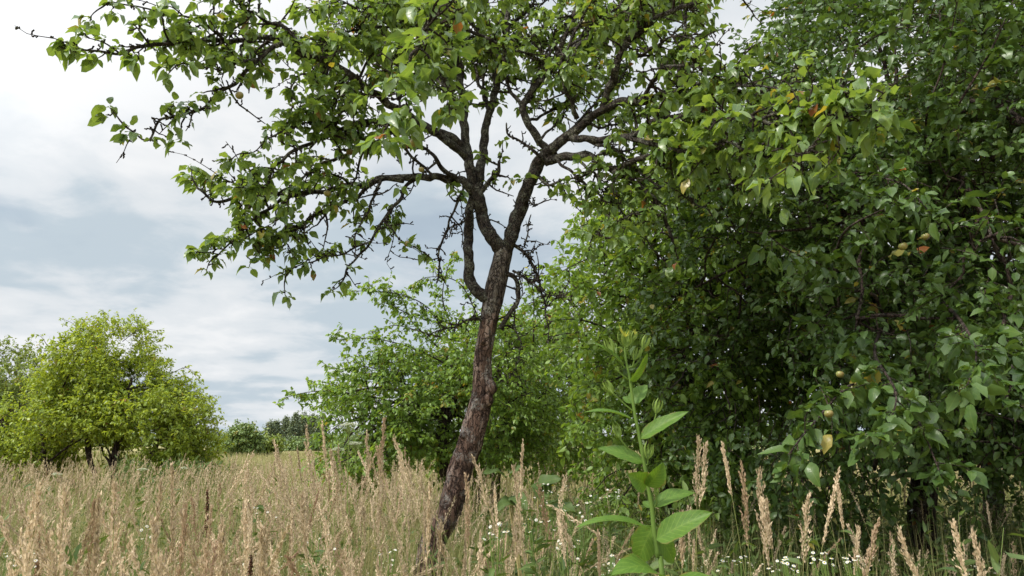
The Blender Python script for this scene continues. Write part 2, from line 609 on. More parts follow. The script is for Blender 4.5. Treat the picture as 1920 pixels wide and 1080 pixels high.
def make_apple(loc, rad, parent, rng, name='apple'):
    g = Geo()
    nu, nv = 14, 10
    V = []
    for j in range(nv + 1):
        a = math.pi * j / nv
        rr = math.sin(a)
        zz = math.cos(a)
        dip = .22 * math.exp(-(a / .38) ** 2) + .14 * math.exp(-((math.pi - a) / .35) ** 2)
        zz2 = zz * .9 - math.copysign(dip, zz)
        w = rr * (1 + .06 * math.cos(a))
        for i in range(nu):
            b = 2 * math.pi * i / nu
            V.append((w * math.cos(b) * rad, w * math.sin(b) * rad, zz2 * rad))
    Q = []
    for j in range(nv):
        for i in range(nu):
            Q.append((j * nu + i, (j + 1) * nu + i, (j + 1) * nu + (i + 1) % nu, j * nu + (i + 1) % nu))
    tilt = rng.uniform(-.4, .4)
    V = np.array(V)
    c, s = math.cos(tilt), math.sin(tilt)
    V = np.stack([V[:, 0] * c + V[:, 2] * s, V[:, 1], -V[:, 0] * s + V[:, 2] * c], -1)
    g.add(V, Q)
    st = np.array([[(s * rad * .5, 0, c * rad * .5), (s * rad * 1.2, 0, c * rad * 1.1), (s * rad * 1.3, .004, c * rad * 1.9)]])
    v, q, _ = tubes(st, np.full((1, 3), .0017), 5)
    g.add(v, q, mat=1)
    o = g.build(name, [M['apple'], M['bark_twig']], parent)
    o.location = loc
    return o


def leaf_sets():
    return dict(pos=[], ax=[], nr=[], sz=[], t2=[])


def rosette(ls, rnd, p, d, n, size, old=.018):
    for _ in range(n):
        a = rnd.uniform(0, 6.283)
        # out from the spur, then drooping
        u = (rnd.gauss(0, 1), rnd.gauss(0, 1), rnd.gauss(0, .5))
        o = vnorm((d[0] * .6 + u[0] * .7, d[1] * .6 + u[1] * .7, d[2] * .5 + u[2] * .6))
        dr = rnd.uniform(-.15, .8)
        axv = vnorm((o[0], o[1], o[2] * .6 - dr))
        s = size * rnd.uniform(.5, 1.25)
        pet = s * .36
        ls['pos'].append((p[0] + o[0] * pet, p[1] + o[1] * pet, p[2] + o[2] * pet))
        ls['ax'].append(axv)
        ls['nr'].append((rnd.gauss(0, .42) + .25 * o[0], rnd.gauss(0, .42) + .25 * o[1], 1.0))
        ls['sz'].append(s)
        r = rnd.random()
        ls['t2'].append(rnd.uniform(.62, .82) if r < old else (1.0 if r < old * 1.25 else rnd.uniform(0, .4)))


def main_tree():
    rnd = random.Random(11)
    rng = np.random.default_rng(11)
    base = at(792, 1075, 5.05)
    base[2] = 0
    base[0] -= .03
    root = thing('apple_tree', 'leaning old apple tree with bare reddish brown trunk in the middle of the meadow', 'tree', tuple(base))
    off = base
    # ---- trunk
    tr = [(-1, -1, .135)]
    ctrl = [np.array([base[0] - .02, base[1], -.15, .165]), np.array([base[0] + .03, base[1], .25, .118])]
    for px, py, r in ((808, 1030, .096), (838, 970, .086), (861, 890, .086), (884, 822, .088), (903, 742, .079), (906, 665, .066), (919, 590, .067), (927, 550, .076), (938, 500, .072), (946, 468, .068)):
        ctrl.append(np.array([*at(px, py, 5.03), r]))
    P = catmull(ctrl, .018)
    g = Geo()
    rough_tube(g, P[:, :3], P[:, 3] * .90, 30, .10, 5.5, 1.7, ridge=.22)
    # burr and wound on the right flank
    for (px, py, r, sx) in ((919, 728, .040, 1.5), (914, 748, .034, 1.6), (868, 815, .024, 1.3), (905, 640, .022, 1.2), (850, 925, .028, 1.4)):
        c0 = at(px, py, 4.985)
        pts = np.array([c0 + np.array([0, 0, -r * sx]), c0 + np.array([.004, -.01, -r * .5]), c0 + np.array([.006, -.012, r * .4]), c0 + np.array([0, 0, r * sx])])
        pp = catmull(np.column_stack([pts, [r * .3, r, r * .9, r * .2]]), .012)
        rough_tube(g, pp[:, :3], pp[:, 3], 14, .35, 22, px)
    g.build('trunk', M['bark_main'], root, at_origin=off)

    LS = leaf_sets()
    twigP, twigR = [], []           # leafy twigs, six points each
    limbs = []

    def limb(name, pix, Ys, r0, r1, dens=1.0, leafy=1.0, t0=.25, sub=.42, amp=.26, size=.059):
        n = len(pix)
        thick = (.95 if r0 > .04 else 1.15) if name != 'dead_branch' else 1.25
        L = [0.0]
        for a, b in zip(pix[:-1], pix[1:]):
            L.append(L[-1] + math.hypot(a[0] - b[0], a[1] - b[1]))
        c = []
        for i, (px, py) in enumerate(pix):
            f = L[i] / L[-1]
            if isinstance(Ys, (tuple, list)):
                Y = np.interp(f, np.linspace(0, 1, len(Ys)), Ys)
            else:
                Y = Ys
            p = at(px, py, Y)
            if 0 < i < n - 1:
                p = p + np.array([0, rnd.gauss(0, .025), 0])
            c.append([*p, (r0 + (r1 - r0) * f ** .75) * thick])
        P = catmull(c, .02)
        # crookedness
        for k in range(1, len(P)):
            q = Vector(P[k, :3]) * 9
            P[k, :3] += np.array(mnoise.noise_vector(q)) * .022 * min(1, k / 6)
        limbs.append((name, P, amp))
        grow(P, dens, leafy, t0, sub, size)
        return P

    def spur(p, d, leafy, size):
        l = rnd.uniform(.012, .045)
        e = (p[0] + d[0] * l, p[1] + d[1] * l, p[2] + d[2] * l)
        pts = [tuple(p[i] + (e[i] - p[i]) * k / 5 + (rnd.gauss(0, .003) if k else 0) for i in range(3)) for k in range(6)]
        twigP.append(pts)
        twigR.append([.0042, .0044, .0036, .0042, .0050, .0025])
        if rnd.random() < leafy:
            rosette(LS, rnd, e, d, rnd.randint(4, 7), size)

    def twig(p, d, length, rad, leafy, size, droop=.25):
        pts = [tuple(p)]
        q = list(p)
        dd = list(d)
        st = length / 5
        for k in range(5):
            dd = [dd[i] + rnd.gauss(0, .22) for i in range(3)]
            dd[2] -= droop * .25
            dd = list(vnorm(dd))
            q = [q[i] + dd[i] * st for i in range(3)]
            pts.append(tuple(q))
        twigP.append(pts)
        twigR.append([rad * 1.45 * (1 - .60 * k / 5) for k in range(6)])
        nsp = max(1, int(length / .05))
        for k in range(nsp):
            f = (k + rnd.uniform(.3, .9)) / nsp * 4.99
            i = int(f)
            f -= i
            pp = tuple(pts[i][j] + (pts[i + 1][j] - pts[i][j]) * f for j in range(3))
            u = vnorm((rnd.gauss(0, 1) + dd[0] * .3, rnd.gauss(0, 1) + dd[1] * .3, rnd.gauss(.2, .8)))
            spur(pp, u, leafy * .72, size)
        if rnd.random() < leafy * 1.1:
            rosette(LS, rnd, pts[-1], dd, rnd.randint(4, 7), size)
        return pts

    def grow(P, dens, leafy, t0, sub, size):
        n = len(P)
        arc = np.concatenate([[0], np.cumsum(np.linalg.norm(np.diff(P[:, :3], axis=0), axis=1))])
        tot = arc[-1]
        s = tot * t0
        while s < tot:
            i = min(n - 2, int(np.searchsorted(arc, s)))
            p = P[i, :3]
            tg = vnorm(P[i + 1, :3] - P[max(0, i - 1), :3])
            f = s / tot
            u = (rnd.gauss(0, 1), rnd.gauss(0, 1), rnd.gauss(.15, .9))
            dt = sum(u[k] * tg[k] for k in range(3))
            u = vnorm([u[k] - dt * tg[k] for k in range(3)])
            if rnd.random() < .55:
                d = vnorm([tg[k] * rnd.uniform(.3, .9) + u[k] for k in range(3)])
                L = sub * rnd.uniform(.35, 1.0) * (1.05 - .5 * f)
                pts = twig(p, d, L, min(P[i, 3] * .55, .0075), leafy, size, droop=rnd.uniform(0, .5))
                if L > .2:
                    for k in (2, 3, 4):
                        if rnd.random() < .6:
                            u2 = vnorm((rnd.gauss(0, 1) + d[0] * .6, rnd.gauss(0, 1) + d[1] * .6, rnd.gauss(0, .7)))
                            twig(pts[k], u2, L * rnd.uniform(.3, .55), .0034, leafy, size, droop=rnd.uniform(0, .5))
            else:
                pp = tuple(p + np.array(u) * P[i, 3] * .8)
                spur(pp, u, leafy * .8, size)
            if rnd.random() < .5:        # bare crooked twigs and knobs of bark
                u3 = vnorm((rnd.gauss(0, 1) + tg[0] * .5, rnd.gauss(0, 1) + tg[1] * .5, rnd.gauss(.1, .8)))
                twig(p, u3, rnd.uniform(.06, .34), min(P[i, 3] * .5, .0052), leafy * .10, size, droop=rnd.uniform(-.2, .3))
            for _ in range(3):
                u4 = vnorm((rnd.gauss(0, 1), rnd.gauss(0, 1), rnd.gauss(0, 1)))
                q4 = P[max(0, i - rnd.randint(0, 6)), :]
                spur(tuple(q4[:3] + np.array(u4) * q4[3] * .85), u4, 0, size)
            s += rnd.uniform(.5, 1.4) * .076 / dens
        if leafy > .2:
            dd = vnorm(P[-1, :3] - P[-2, :3])
            twig(P[-1, :3], dd, .14, .004, leafy * 1.3, size, .4)
            rosette(LS, rnd, P[-1, :3], dd, 5, size)

    # ---- limbs traced from the photograph, each with its own run in depth
    # scaffold
    limb('limb', [(944, 478), (926, 448), (910, 424), (901, 396), (893, 372), (889, 352)], (5.03, 5.0), .053, .045, .2, 0, .6, .15, .2)
    limb('limb', [(944, 480), (957, 450), (970, 405), (985, 360), (1001, 322), (1020, 297), (1040, 280)], (5.03, 4.95), .050, .047, .35, .2, .4, .25, .2)
    limb('limb', [(921, 566), (897, 545), (881, 520), (879, 480), (878, 440), (880, 395), (884, 365)], (5.03, 5.02), .036, .026, .3, .05, .3, .15, .2)
    # uprights
    limb('limb', [(889, 360), (882, 325), (875, 280), (871, 225), (863, 150), (857, 60), (850, -60)], (5.0, 5.1), .034, .016, .8, .8, .35, .4, .2)
    limb('limb', [(893, 362), (905, 300), (914, 225), (929, 170), (941, 110), (950, 30), (957, -70)], (5.0, 5.35), .032, .015, .7, .8, .45, .4, .2)
    limb('branch', [(896, 366), (915, 345), (933, 325), (934, 300)], (5.0, 4.9), .018, .009, .7, .8, .3, .25)
    # left side, low
    limb('limb', [(886, 362), (868, 340), (850, 334), (810, 334), (742, 330), (672, 345), (600, 355), (540, 367), (470, 366), (410, 380), (372, 350)], (5.0, 4.8, 4.5, 4.2), .027, .006, 1.05, .8, .42, .36, .22)
    limb('branch', [(645, 352), (618, 385), (580, 411), (550, 435), (525, 456), (500, 470)], (4.72, 4.4), .012, .004, 1.0, .75, .2, .3)
    limb('branch', [(585, 357), (535, 372), (482, 405), (440, 440), (408, 478)], (4.5, 4.15), .012, .004, 1.25, .95, .15, .3)
    limb('branch', [(540, 367), (480, 362), (430, 345), (392, 338)], (4.45, 4.4), .008, .003, 1.2, .9, .2, .25)
    limb('branch', [(785, 331), (764, 345), (742, 385), (710, 425), (682, 462), (655, 496), (643, 522)], (4.9, 4.55), .013, .005, .8, .45, .2, .26)
    limb('branch', [(690, 455), (640, 478), (600, 487), (565, 500), (540, 515)], (4.6, 4.4), .006, .003, 1.0, .9, .3, .2)
    limb('branch', [(720, 415), (745, 440), (765, 455), (775, 462)], (4.6, 4.55), .005, .003, .9, .6, .3, .2)
    # left side, middle
    limb('limb', [(878, 300), (862, 284), (840, 268), (806, 245), (762, 234), (700, 224), (640, 236), (575, 275), (525, 300), (500, 340), (478, 352)], (5.0, 4.6, 4.3, 4.0), .026, .005, 1.1, .85, .38, .38, .2)
    limb('branch', [(782, 238), (733, 250), (690, 276), (640, 295), (585, 315), (548, 347), (500, 372)], (4.75, 4.3), .015, .004, 1.0, .8, .3, .34, .2)
    limb('branch', [(855, 333), (835, 324), (818, 300), (806, 283), (770, 260)], (4.95, 4.6), .018, .006, .8, .5, .4, .26)
    limb('branch', [(715, 228), (660, 232), (605, 225), (560, 236), (505, 262), (470, 285)], (4.5, 4.0), .010, .003, 1.1, .9, .2, .34)
    # left side, top: the long arching limb
    limb('limb', [(872, 285), (845, 262), (798, 236), (745, 202), (697, 171), (664, 148), (621, 120), (562, 94), (526, 76), (488, 70), (425, 78), (360, 81), (280, 90), (205, 92), (150, 95)], (5.0, 4.6, 4.1, 3.6, 3.3), .032, .004, 1.1, .9, .3, .36, .2, .068)
    limb('limb', [(530, 80), (504, 100), (480, 112), (460, 142), (402, 176), (360, 206), (312, 230), (272, 262), (238, 240)], (3.95, 3.5), .012, .004, .95, .62, .15, .22, .2, .066)
    limb('branch', [(565, 96), (545, 60), (508, 38), (470, 20), (420, -6)], (4.1, 3.5), .012, .005, 1.3, .95, .1, .42)
    limb('branch', [(425, 78), (380, 48), (330, 28), (285, 15), (215, 8)], (3.75, 3.4), .008, .003, 1.25, .95, .1, .32)
    limb('branch', [(480, 112), (440, 116), (400, 122), (352, 118)], (3.8, 3.5), .007, .003, 1.1, .9, .1, .28)
    limb('branch', [(664, 150), (640, 178), (612, 196), (578, 205), (545, 225)], (4.45, 4.2), .011, .004, 1.2, .95, .1, .36)
    limb('branch', [(697, 172), (676, 185), (660, 200), (620, 232)], (4.5, 4.3), .010, .004, 1.2, .9, .2, .34)
    limb('branch', [(620, 120), (600, 140), (575, 150), (545, 165)], (4.3, 4.1), .008, .003, 1.2, .9, .2, .3)
    # upper middle
    limb('branch', [(858, 70), (840, 48), (796, 37), (716, 47), (650, 60), (610, 85)], (5.05, 4.3), .015, .004, 1.25, .95, .15, .42)
    limb('branch', [(862, 150), (820, 120), (770, 110), (715, 95), (668, 88)], (5.05, 4.5), .013, .004, 1.2, .95, .15, .42)
    limb('branch', [(868, 200), (835, 175), (800, 158), (765, 150), (725, 135)], (5.05, 4.4), .012, .004, 1.2, .95, .15, .4)
    limb('branch', [(852, -20), (800, -10), (740, 12), (690, 18), (640, 0)], (5.05, 4.2), .013, .004, 1.2, .95, .15, .42)
    limb('branch', [(855, 30), (830, -10), (812, -60)], (5.0, 4.7), .013, .006, 1.2, .9, .2, .4)
    limb('branch', [(935, 150), (960, 95), (1018, 118), (1050, 140)], (5.1, 4.8), .012, .005, 1.1, .9, .2, .36)
    limb('branch', [(943, 100), (910, 70), (880, 30), (870, -30)], (5.2, 4.9), .013, .006, 1.2, .95, .2, .42)
    limb('branch', [(950, 40), (985, 20), (1020, -30)], (5.3, 5.5), .012, .006, 1.3, .95, .2, .42)
    # branch hanging towards the camera over the middle
    limb('limb', [(900, -120), (850, -60), (812, 20), (785, 95), (762, 150), (748, 185), (735, 225)], (4.4, 3.7, 3.1, 2.85), .016, .004, 1.15, 1.0, .4, .30, .18, .075)
    limb('branch', [(800, 60), (812, 120), (830, 165), (850, 190)], (3.4, 3.1), .008, .003, 1.2, .95, .3, .24, .16, .072)
    # right limb fan
    limb('limb', [(1020, 292), (1055, 262), (1092, 236), (1140, 201), (1168, 189), (1200, 190), (1258, 176), (1312, 180), (1380, 175), (1420, 173), (1470, 160)], (4.95, 4.6, 4.2, 3.7), .042, .006, 1.0, .85, .3, .4, .2)
    limb('limb', [(1132, 206), (1138, 180), (1147, 145), (1170, 97), (1200, 52), (1242, 24), (1300, 3), (1380, -30)], (4.7, 4.3, 4.0), .027, .008, 1.05, .85, .25, .42, .2)
    limb('limb', [(1032, 285), (1012, 265), (990, 235), (979, 197), (1010, 154), (1040, 110), (1065, 60), (1082, 2), (1092, -60)], (4.95, 4.85, 4.7), .026, .010, .85, .75, .35, .4, .2)
    limb('branch', [(977, 196), (956, 162), (942, 128), (930, 90)], (4.9, 5.1), .014, .006, .9, .8, .3, .34)
    limb('limb', [(1022, 303), (1064, 290), (1110, 295), (1156, 325), (1196, 345), (1236, 381), (1250, 420), (1262, 450)], (4.95, 4.6, 4.4), .030, .008, .9, .55, .3, .36, .2)
    limb('limb', [(1152, 324), (1180, 301), (1230, 297), (1280, 295), (1320, 303), (1356, 325), (1398, 346), (1440, 362)], (4.65, 4.1, 3.7), .018, .005, 1.05, .85, .2, .34, .2)
    limb('limb', [(1062, 258), (1100, 262), (1140, 259), (1192, 250), (1232, 226), (1282, 214), (1356, 225), (1430, 222), (1482, 245), (1545, 222), (1600, 215)], (4.85, 4.3, 3.5, 2.95), .024, .004, 1.05, .85, .3, .34, .2, .072)
    limb('branch', [(1142, 260), (1192, 261), (1242, 275), (1300, 280), (1352, 272), (1420, 285), (1490, 300)], (4.6, 3.9, 3.4), .014, .004, 1.1, .9, .2, .34, .2, .07)
    limb('branch', [(1082, 222), (1068, 185), (1054, 156), (1053, 116), (1076, 66), (1100, 20)], (4.8, 4.4), .016, .006, 1.0, .85, .25, .4)
    limb('branch', [(1200, 190), (1225, 150), (1260, 128), (1300, 120), (1340, 140)], (4.4, 3.8), .013, .004, 1.15, .9, .15, .4)
    limb('branch', [(1258, 176), (1295, 158), (1340, 150), (1400, 158), (1460, 168)], (4.2, 3.5), .011, .004, 1.15, .95, .15, .38)
    limb('branch', [(1170, 97), (1205, 105), (1250, 80), (1300, 70)], (4.5, 4.0), .012, .004, 1.2, .95, .15, .4)
    limb('branch', [(1200, 52), (1190, 10), (1210, -40)], (4.3, 4.5), .012, .005, 1.2, .95, .15, .4)
    limb('branch', [(1065, 60), (1110, 40), (1150, 22), (1185, -20)], (4.75, 4.5), .012, .004, 1.2, .95, .15, .4)
    limb('branch', [(1012, 152), (1060, 160), (1105, 145), (1140, 120)], (4.8, 5.2), .011, .004, 1.1, .9, .15, .38)
    limb('branch', [(1430, 222), (1470, 205), (1520, 190), (1575, 175), (1625, 190)], (3.35, 2.9), .008, .003, 1.1, .95, .15, .26, .18, .074)
    limb('branch', [(1482, 245), (1500, 268), (1520, 285), (1490, 312)], (3.2, 2.95), .006, .003, 1.0, .9, .2, .2, .18, .074)
    limb('branch', [(1085, 300), (1110, 325), (1128, 350), (1140, 385)], (4.8, 4.6), .010, .004, 1.0, .85, .2, .3)
    limb('branch', [(1008, 330), (1030, 345), (1060, 335), (1100, 325), (1130, 318)], (4.95, 4.6), .010, .004, 1.0, .75, .3, .26)
    limb('branch', [(1240, 385), (1200, 400), (1150, 415), (1115, 440)], (4.4, 4.2), .008, .003, 1.0, .8, .2, .3)
    limb('branch', [(1296, 172), (1317, 198), (1338, 240), (1350, 275)], (4.1, 3.9), .014, .006, .8, .5, .2, .2)
    limb('branch', [(1275, 174), (1275, 115), (1283, 52), (1290, -10)], (4.2, 4.4), .012, .005, 1.0, .85, .2, .34)
    limb('branch', [(1100, 262), (1150, 290), (1220, 330), (1290, 365), (1330, 395)], (4.75, 4.3), .011, .004, .9, .6, .2, .3)
    limb('branch', [(1040, 295), (1075, 330), (1130, 375), (1190, 420), (1225, 470)], (4.9, 4.6), .010, .004, .9, .5, .2, .3)
    limb('branch', [(714, 338), (700, 380), (682, 412), (664, 448)], (4.75, 4.5), .010, .004, .8, .35, .2, .22)
    limb('branch', [(684, 276), (672, 305), (664, 330), (656, 350)], (4.55, 4.55), .009, .005, .8, .5, .2, .2)
    limb('branch', [(756, 338), (698, 343), (667, 365), (604, 396), (552, 427), (510, 453), (492, 470)], (4.85, 4.6, 4.4), .017, .004, 1.0, .8, .35, .28)
    limb('branch', [(735, 246), (770, 290), (800, 318), (840, 340)], (4.7, 4.9), .010, .008, .7, .3, .2, .2)
    limb('branch', [(800, 40), (850, 45), (905, 70), (960, 95), (1000, 108), (1030, 128)], (4.6, 4.9), .011, .007, .9, .8, .1, .3)
    limb('branch', [(985, 228), (1020, 215), (1065, 190), (1110, 165), (1150, 150)], (4.9, 5.3, 5.6), .011, .004, 1.1, .9, .25, .36)
    limb('branch', [(1045, 268), (1090, 222), (1130, 180), (1165, 140), (1185, 100)], (4.95, 5.3, 5.5), .012, .004, 1.1, .9, .3, .36)
    limb('branch', [(1100, 230), (1130, 235), (1180, 225), (1220, 205)], (4.7, 5.1), .009, .004, 1.1, .85, .2, .3)
    limb('branch', [(1010, 265), (1040, 235), (1060, 205), (1085, 180)], (4.9, 5.2), .009, .004, 1.0, .8, .3, .3)
    limb('branch', [(1110, 296), (1150, 285), (1200, 280), (1250, 270)], (4.6, 4.9), .009, .004, 1.1, .85, .2, .32)
    # back of the crown, rising from the uprights and the right fork
    starts = [(869, 205, 5.04), (863, 150, 5.06), (859, 95, 5.08), (917, 212, 5.16), (930, 165, 5.2), (938, 125, 5.24), (980, 200, 4.89), (1012, 152, 4.84)]
    for k in range(16):
        px = 590 + 780 * k / 15 + rnd.uniform(-25, 25)
        p0 = min(starts, key=lambda q: abs(q[0] - (930 + (px - 960) * .22)) + rnd.uniform(0, 60))
        p3 = (px, rnd.uniform(-60, 95))
        p1 = (p0[0] + (p3[0] - p0[0]) * .4, p0[1] + (p3[1] - p0[1]) * .55 - 20)
        p2 = (p0[0] + (p3[0] - p0[0]) * .72, p0[1] + (p3[1] - p0[1]) * .85 - 14)
        limb('branch', [p0[:2], p1, p2, p3], (p0[2], p0[2] + .45, 5.8 + rnd.uniform(-.3, .5)), .012, .005, .95, .9, .35, .45)
    # dead, bare pieces
    DEAD = dict(dens=1.25, leafy=0.0, t0=.1, sub=.13)
    limb('dead_branch', [(872, 345), (861, 372), (848, 405), (836, 432), (826, 470), (821, 500), (818, 530)], (4.98, 4.9), .008, .005, **DEAD)
    limb('dead_branch', [(965, 460), (990, 480), (1004, 510), (1012, 545), (1026, 590), (1030, 640)], (5.0, 4.85), .011, .003, **DEAD)
    limb('dead_branch', [(983, 462), (988, 440), (995, 415), (998, 405)], (4.98, 4.95), .005, .003, **DEAD)
    limb('dead_branch', [(990, 478), (1003, 470), (1012, 462), (1018, 460)], (4.98, 4.95), .005, .002, **DEAD)
    limb('dead_branch', [(947, 512), (966, 520), (973, 545), (969, 570), (950, 597), (938, 612)], (5.0, 4.98), .014, .012, dens=.5, leafy=0, t0=.3, sub=.1)
    limb('dead_branch', [(962, 508), (985, 520), (1003, 540), (1040, 553), (1075, 560)], (5.0, 4.75), .007, .002, **DEAD)
    limb('dead_branch', [(1020, 300), (998, 284), (980, 264), (952, 252), (947, 231)], (4.9, 4.8), .011, .005, dens=.8, leafy=.05, t0=.4, sub=.1)
    limb('dead_branch', [(985, 360), (1000, 380), (1030, 376), (1036, 372)], (4.95, 4.85), .006, .003, **DEAD)
    limb('dead_branch', [(905, 600), (880, 600), (850, 612), (820, 622), (800, 632)], (5.0, 4.9), .007, .003, **DEAD)
    limb('dead_branch', [(965, 575), (966, 610), (975, 650), (968, 690), (955, 710)], (4.98, 4.9), .005, .002, **DEAD)
    limb('dead_branch', [(880, 395), (868, 420), (850, 428), (842, 440)], (4.97, 4.9), .006, .003, **DEAD)

    for name, P, amp in limbs:
        g = Geo()
        rmax = P[0, 3]
        rough_tube(g, P[:, :3], P[:, 3], 16 if rmax > .02 else 8, amp, 15, rnd.uniform(0, 50), ridge=.12 if rmax > .02 else 0)
        # thin bark flakes and lichen crusts standing off the thick limbs
        g.build(name, M['bark_limb'], root, at_origin=off)
    g = Geo()
    v, q, _ = tubes(np.array(twigP), np.array(twigR), 5)
    g.add(v, q)
    g.build('twigs', M['bark_twig'], root, at_origin=off)
    g = Geo()
    A = {k: np.array(x) for k, x in LS.items()}
    add_leaves(g, A['pos'], A['ax'], A['nr'], A['sz'], rng, 'near', A['t2'], fold=.36, curl=.42)
    g.build('crown', M['leaf_main'], root, at_origin=off)
    print('main leaves', len(A['pos']), 'twigs', len(twigP))
    for px, py, Y, r in ((1097, 44, 4.55, .026), (449, 179, 3.7, .022), (763, 457, 4.55, .021), (777, 267, 3.0, .022), (614, 363, 4.5, .024), (730, 275, 4.6, .022), (655, 283, 4.5, .02), (790, 318, 4.6, .02)):
        make_apple(tuple(at(px, py, Y) - off), r, root, rnd)


main_tree()


# ------------------------------------------------------------------ generic orchard tree
def crown_points(rng, ells, n, shell, nf, gap, seed, keep=None):
    out = []
    tries = 0
    vol = np.array([e[1][0] * e[1][1] * e[1][2] for e in ells])
    pr = vol / vol.sum()
    while len(out) < n and tries < 60 * n:
        m = 2000
        tries += m
        which = rng.choice(len(ells), m, p=pr)
        u = unit(rng.normal(size=(m, 3)))
        r = rng.random(m) ** (1 / 3)
        r = np.where(rng.random(m) < shell, .72 + .30 * rng.random(m), r)
        for k in range(m):
            c, rad = ells[which[k]][:2]
            p = np.array(c) + u[k] * r[k] * np.array(rad)
            if p[2] < .25:
                continue
            nz = mnoise.noise(Vector(p * nf) + Vector((seed, 0, 0)))
            if nz < gap:
                continue
            if keep is not None and not keep(p):
                continue
            out.append((p, u[k]))
            if len(out) >= n:
                break
    return np.array([o[0] for o in out]), np.array([o[1] for o in out])


def branchlets(rng, C, U, L, droop, K=5, spread=.55, updir=0.0):
    N = len(C)
    d = unit(U + rng.normal(0, spread, (N, 3)) + np.array([0, 0, updir]))
    ln = L * rng.uniform(.55, 1.3, N)
    st = (ln / (K - 1))[:, None]
    P = np.empty((N, K, 3))
    P[:, 0] = C - d * ln[:, None] * .45
    for k in range(1, K):
        d = unit(d + rng.normal(0, .16, (N, 3)) + np.array([0, 0, -droop * .25]))
        P[:, k] = P[:, k - 1] + d * st
    return P


def leaves_on(rng, P, per, size, old, drop=.55, flat=.5):
    N, K, _ = P.shape
    n = N * per
    b = np.repeat(np.arange(N), per)
    f = (rng.random(n) ** .7) * (K - 1.001)
    i = f.astype(int)
    fr = (f - i)[:, None]
    p = P[b, i] * (1 - fr) + P[b, i + 1] * fr
    tg = unit(P[b, i + 1] - P[b, i])
    o = unit(tg * .5 + rng.normal(0, .75, (n, 3)) * np.array([1, 1, .6]))
    ax = o * np.array([1, 1, .7]) + np.array([0, 0, -1.0]) * ((rng.random(n) * 1.25 - .25) * drop * 1.5)[:, None]
    nr = rng.normal(0, flat, (n, 3)) + np.array([0, 0, 1.0]) + .3 * o
    sz = size * rng.uniform(.5, 1.3, n)
    p = p + o * (sz * .22)[:, None]
    r = rng.random(n)
    # age comes in patches: some branchlets are yellowed
    bo = np.repeat(rng.random(N), per)
    oldp = np.where(bo < old * 1.2, .55, old * .5)
    t2 = np.where(r < oldp, rng.uniform(.6, .83, n), np.where(r < oldp * 1.12, 1.0, rng.uniform(0, .4, n)))
    return p, ax, nr, sz, t2


def bez(p0, p1, p2, p3, n):
    t = np.linspace(0, 1, n)[:, None]
    return (1 - t) ** 3 * p0 + 3 * (1 - t) ** 2 * t * p1 + 3 * (1 - t) * t * t * p2 + t ** 3 * p3


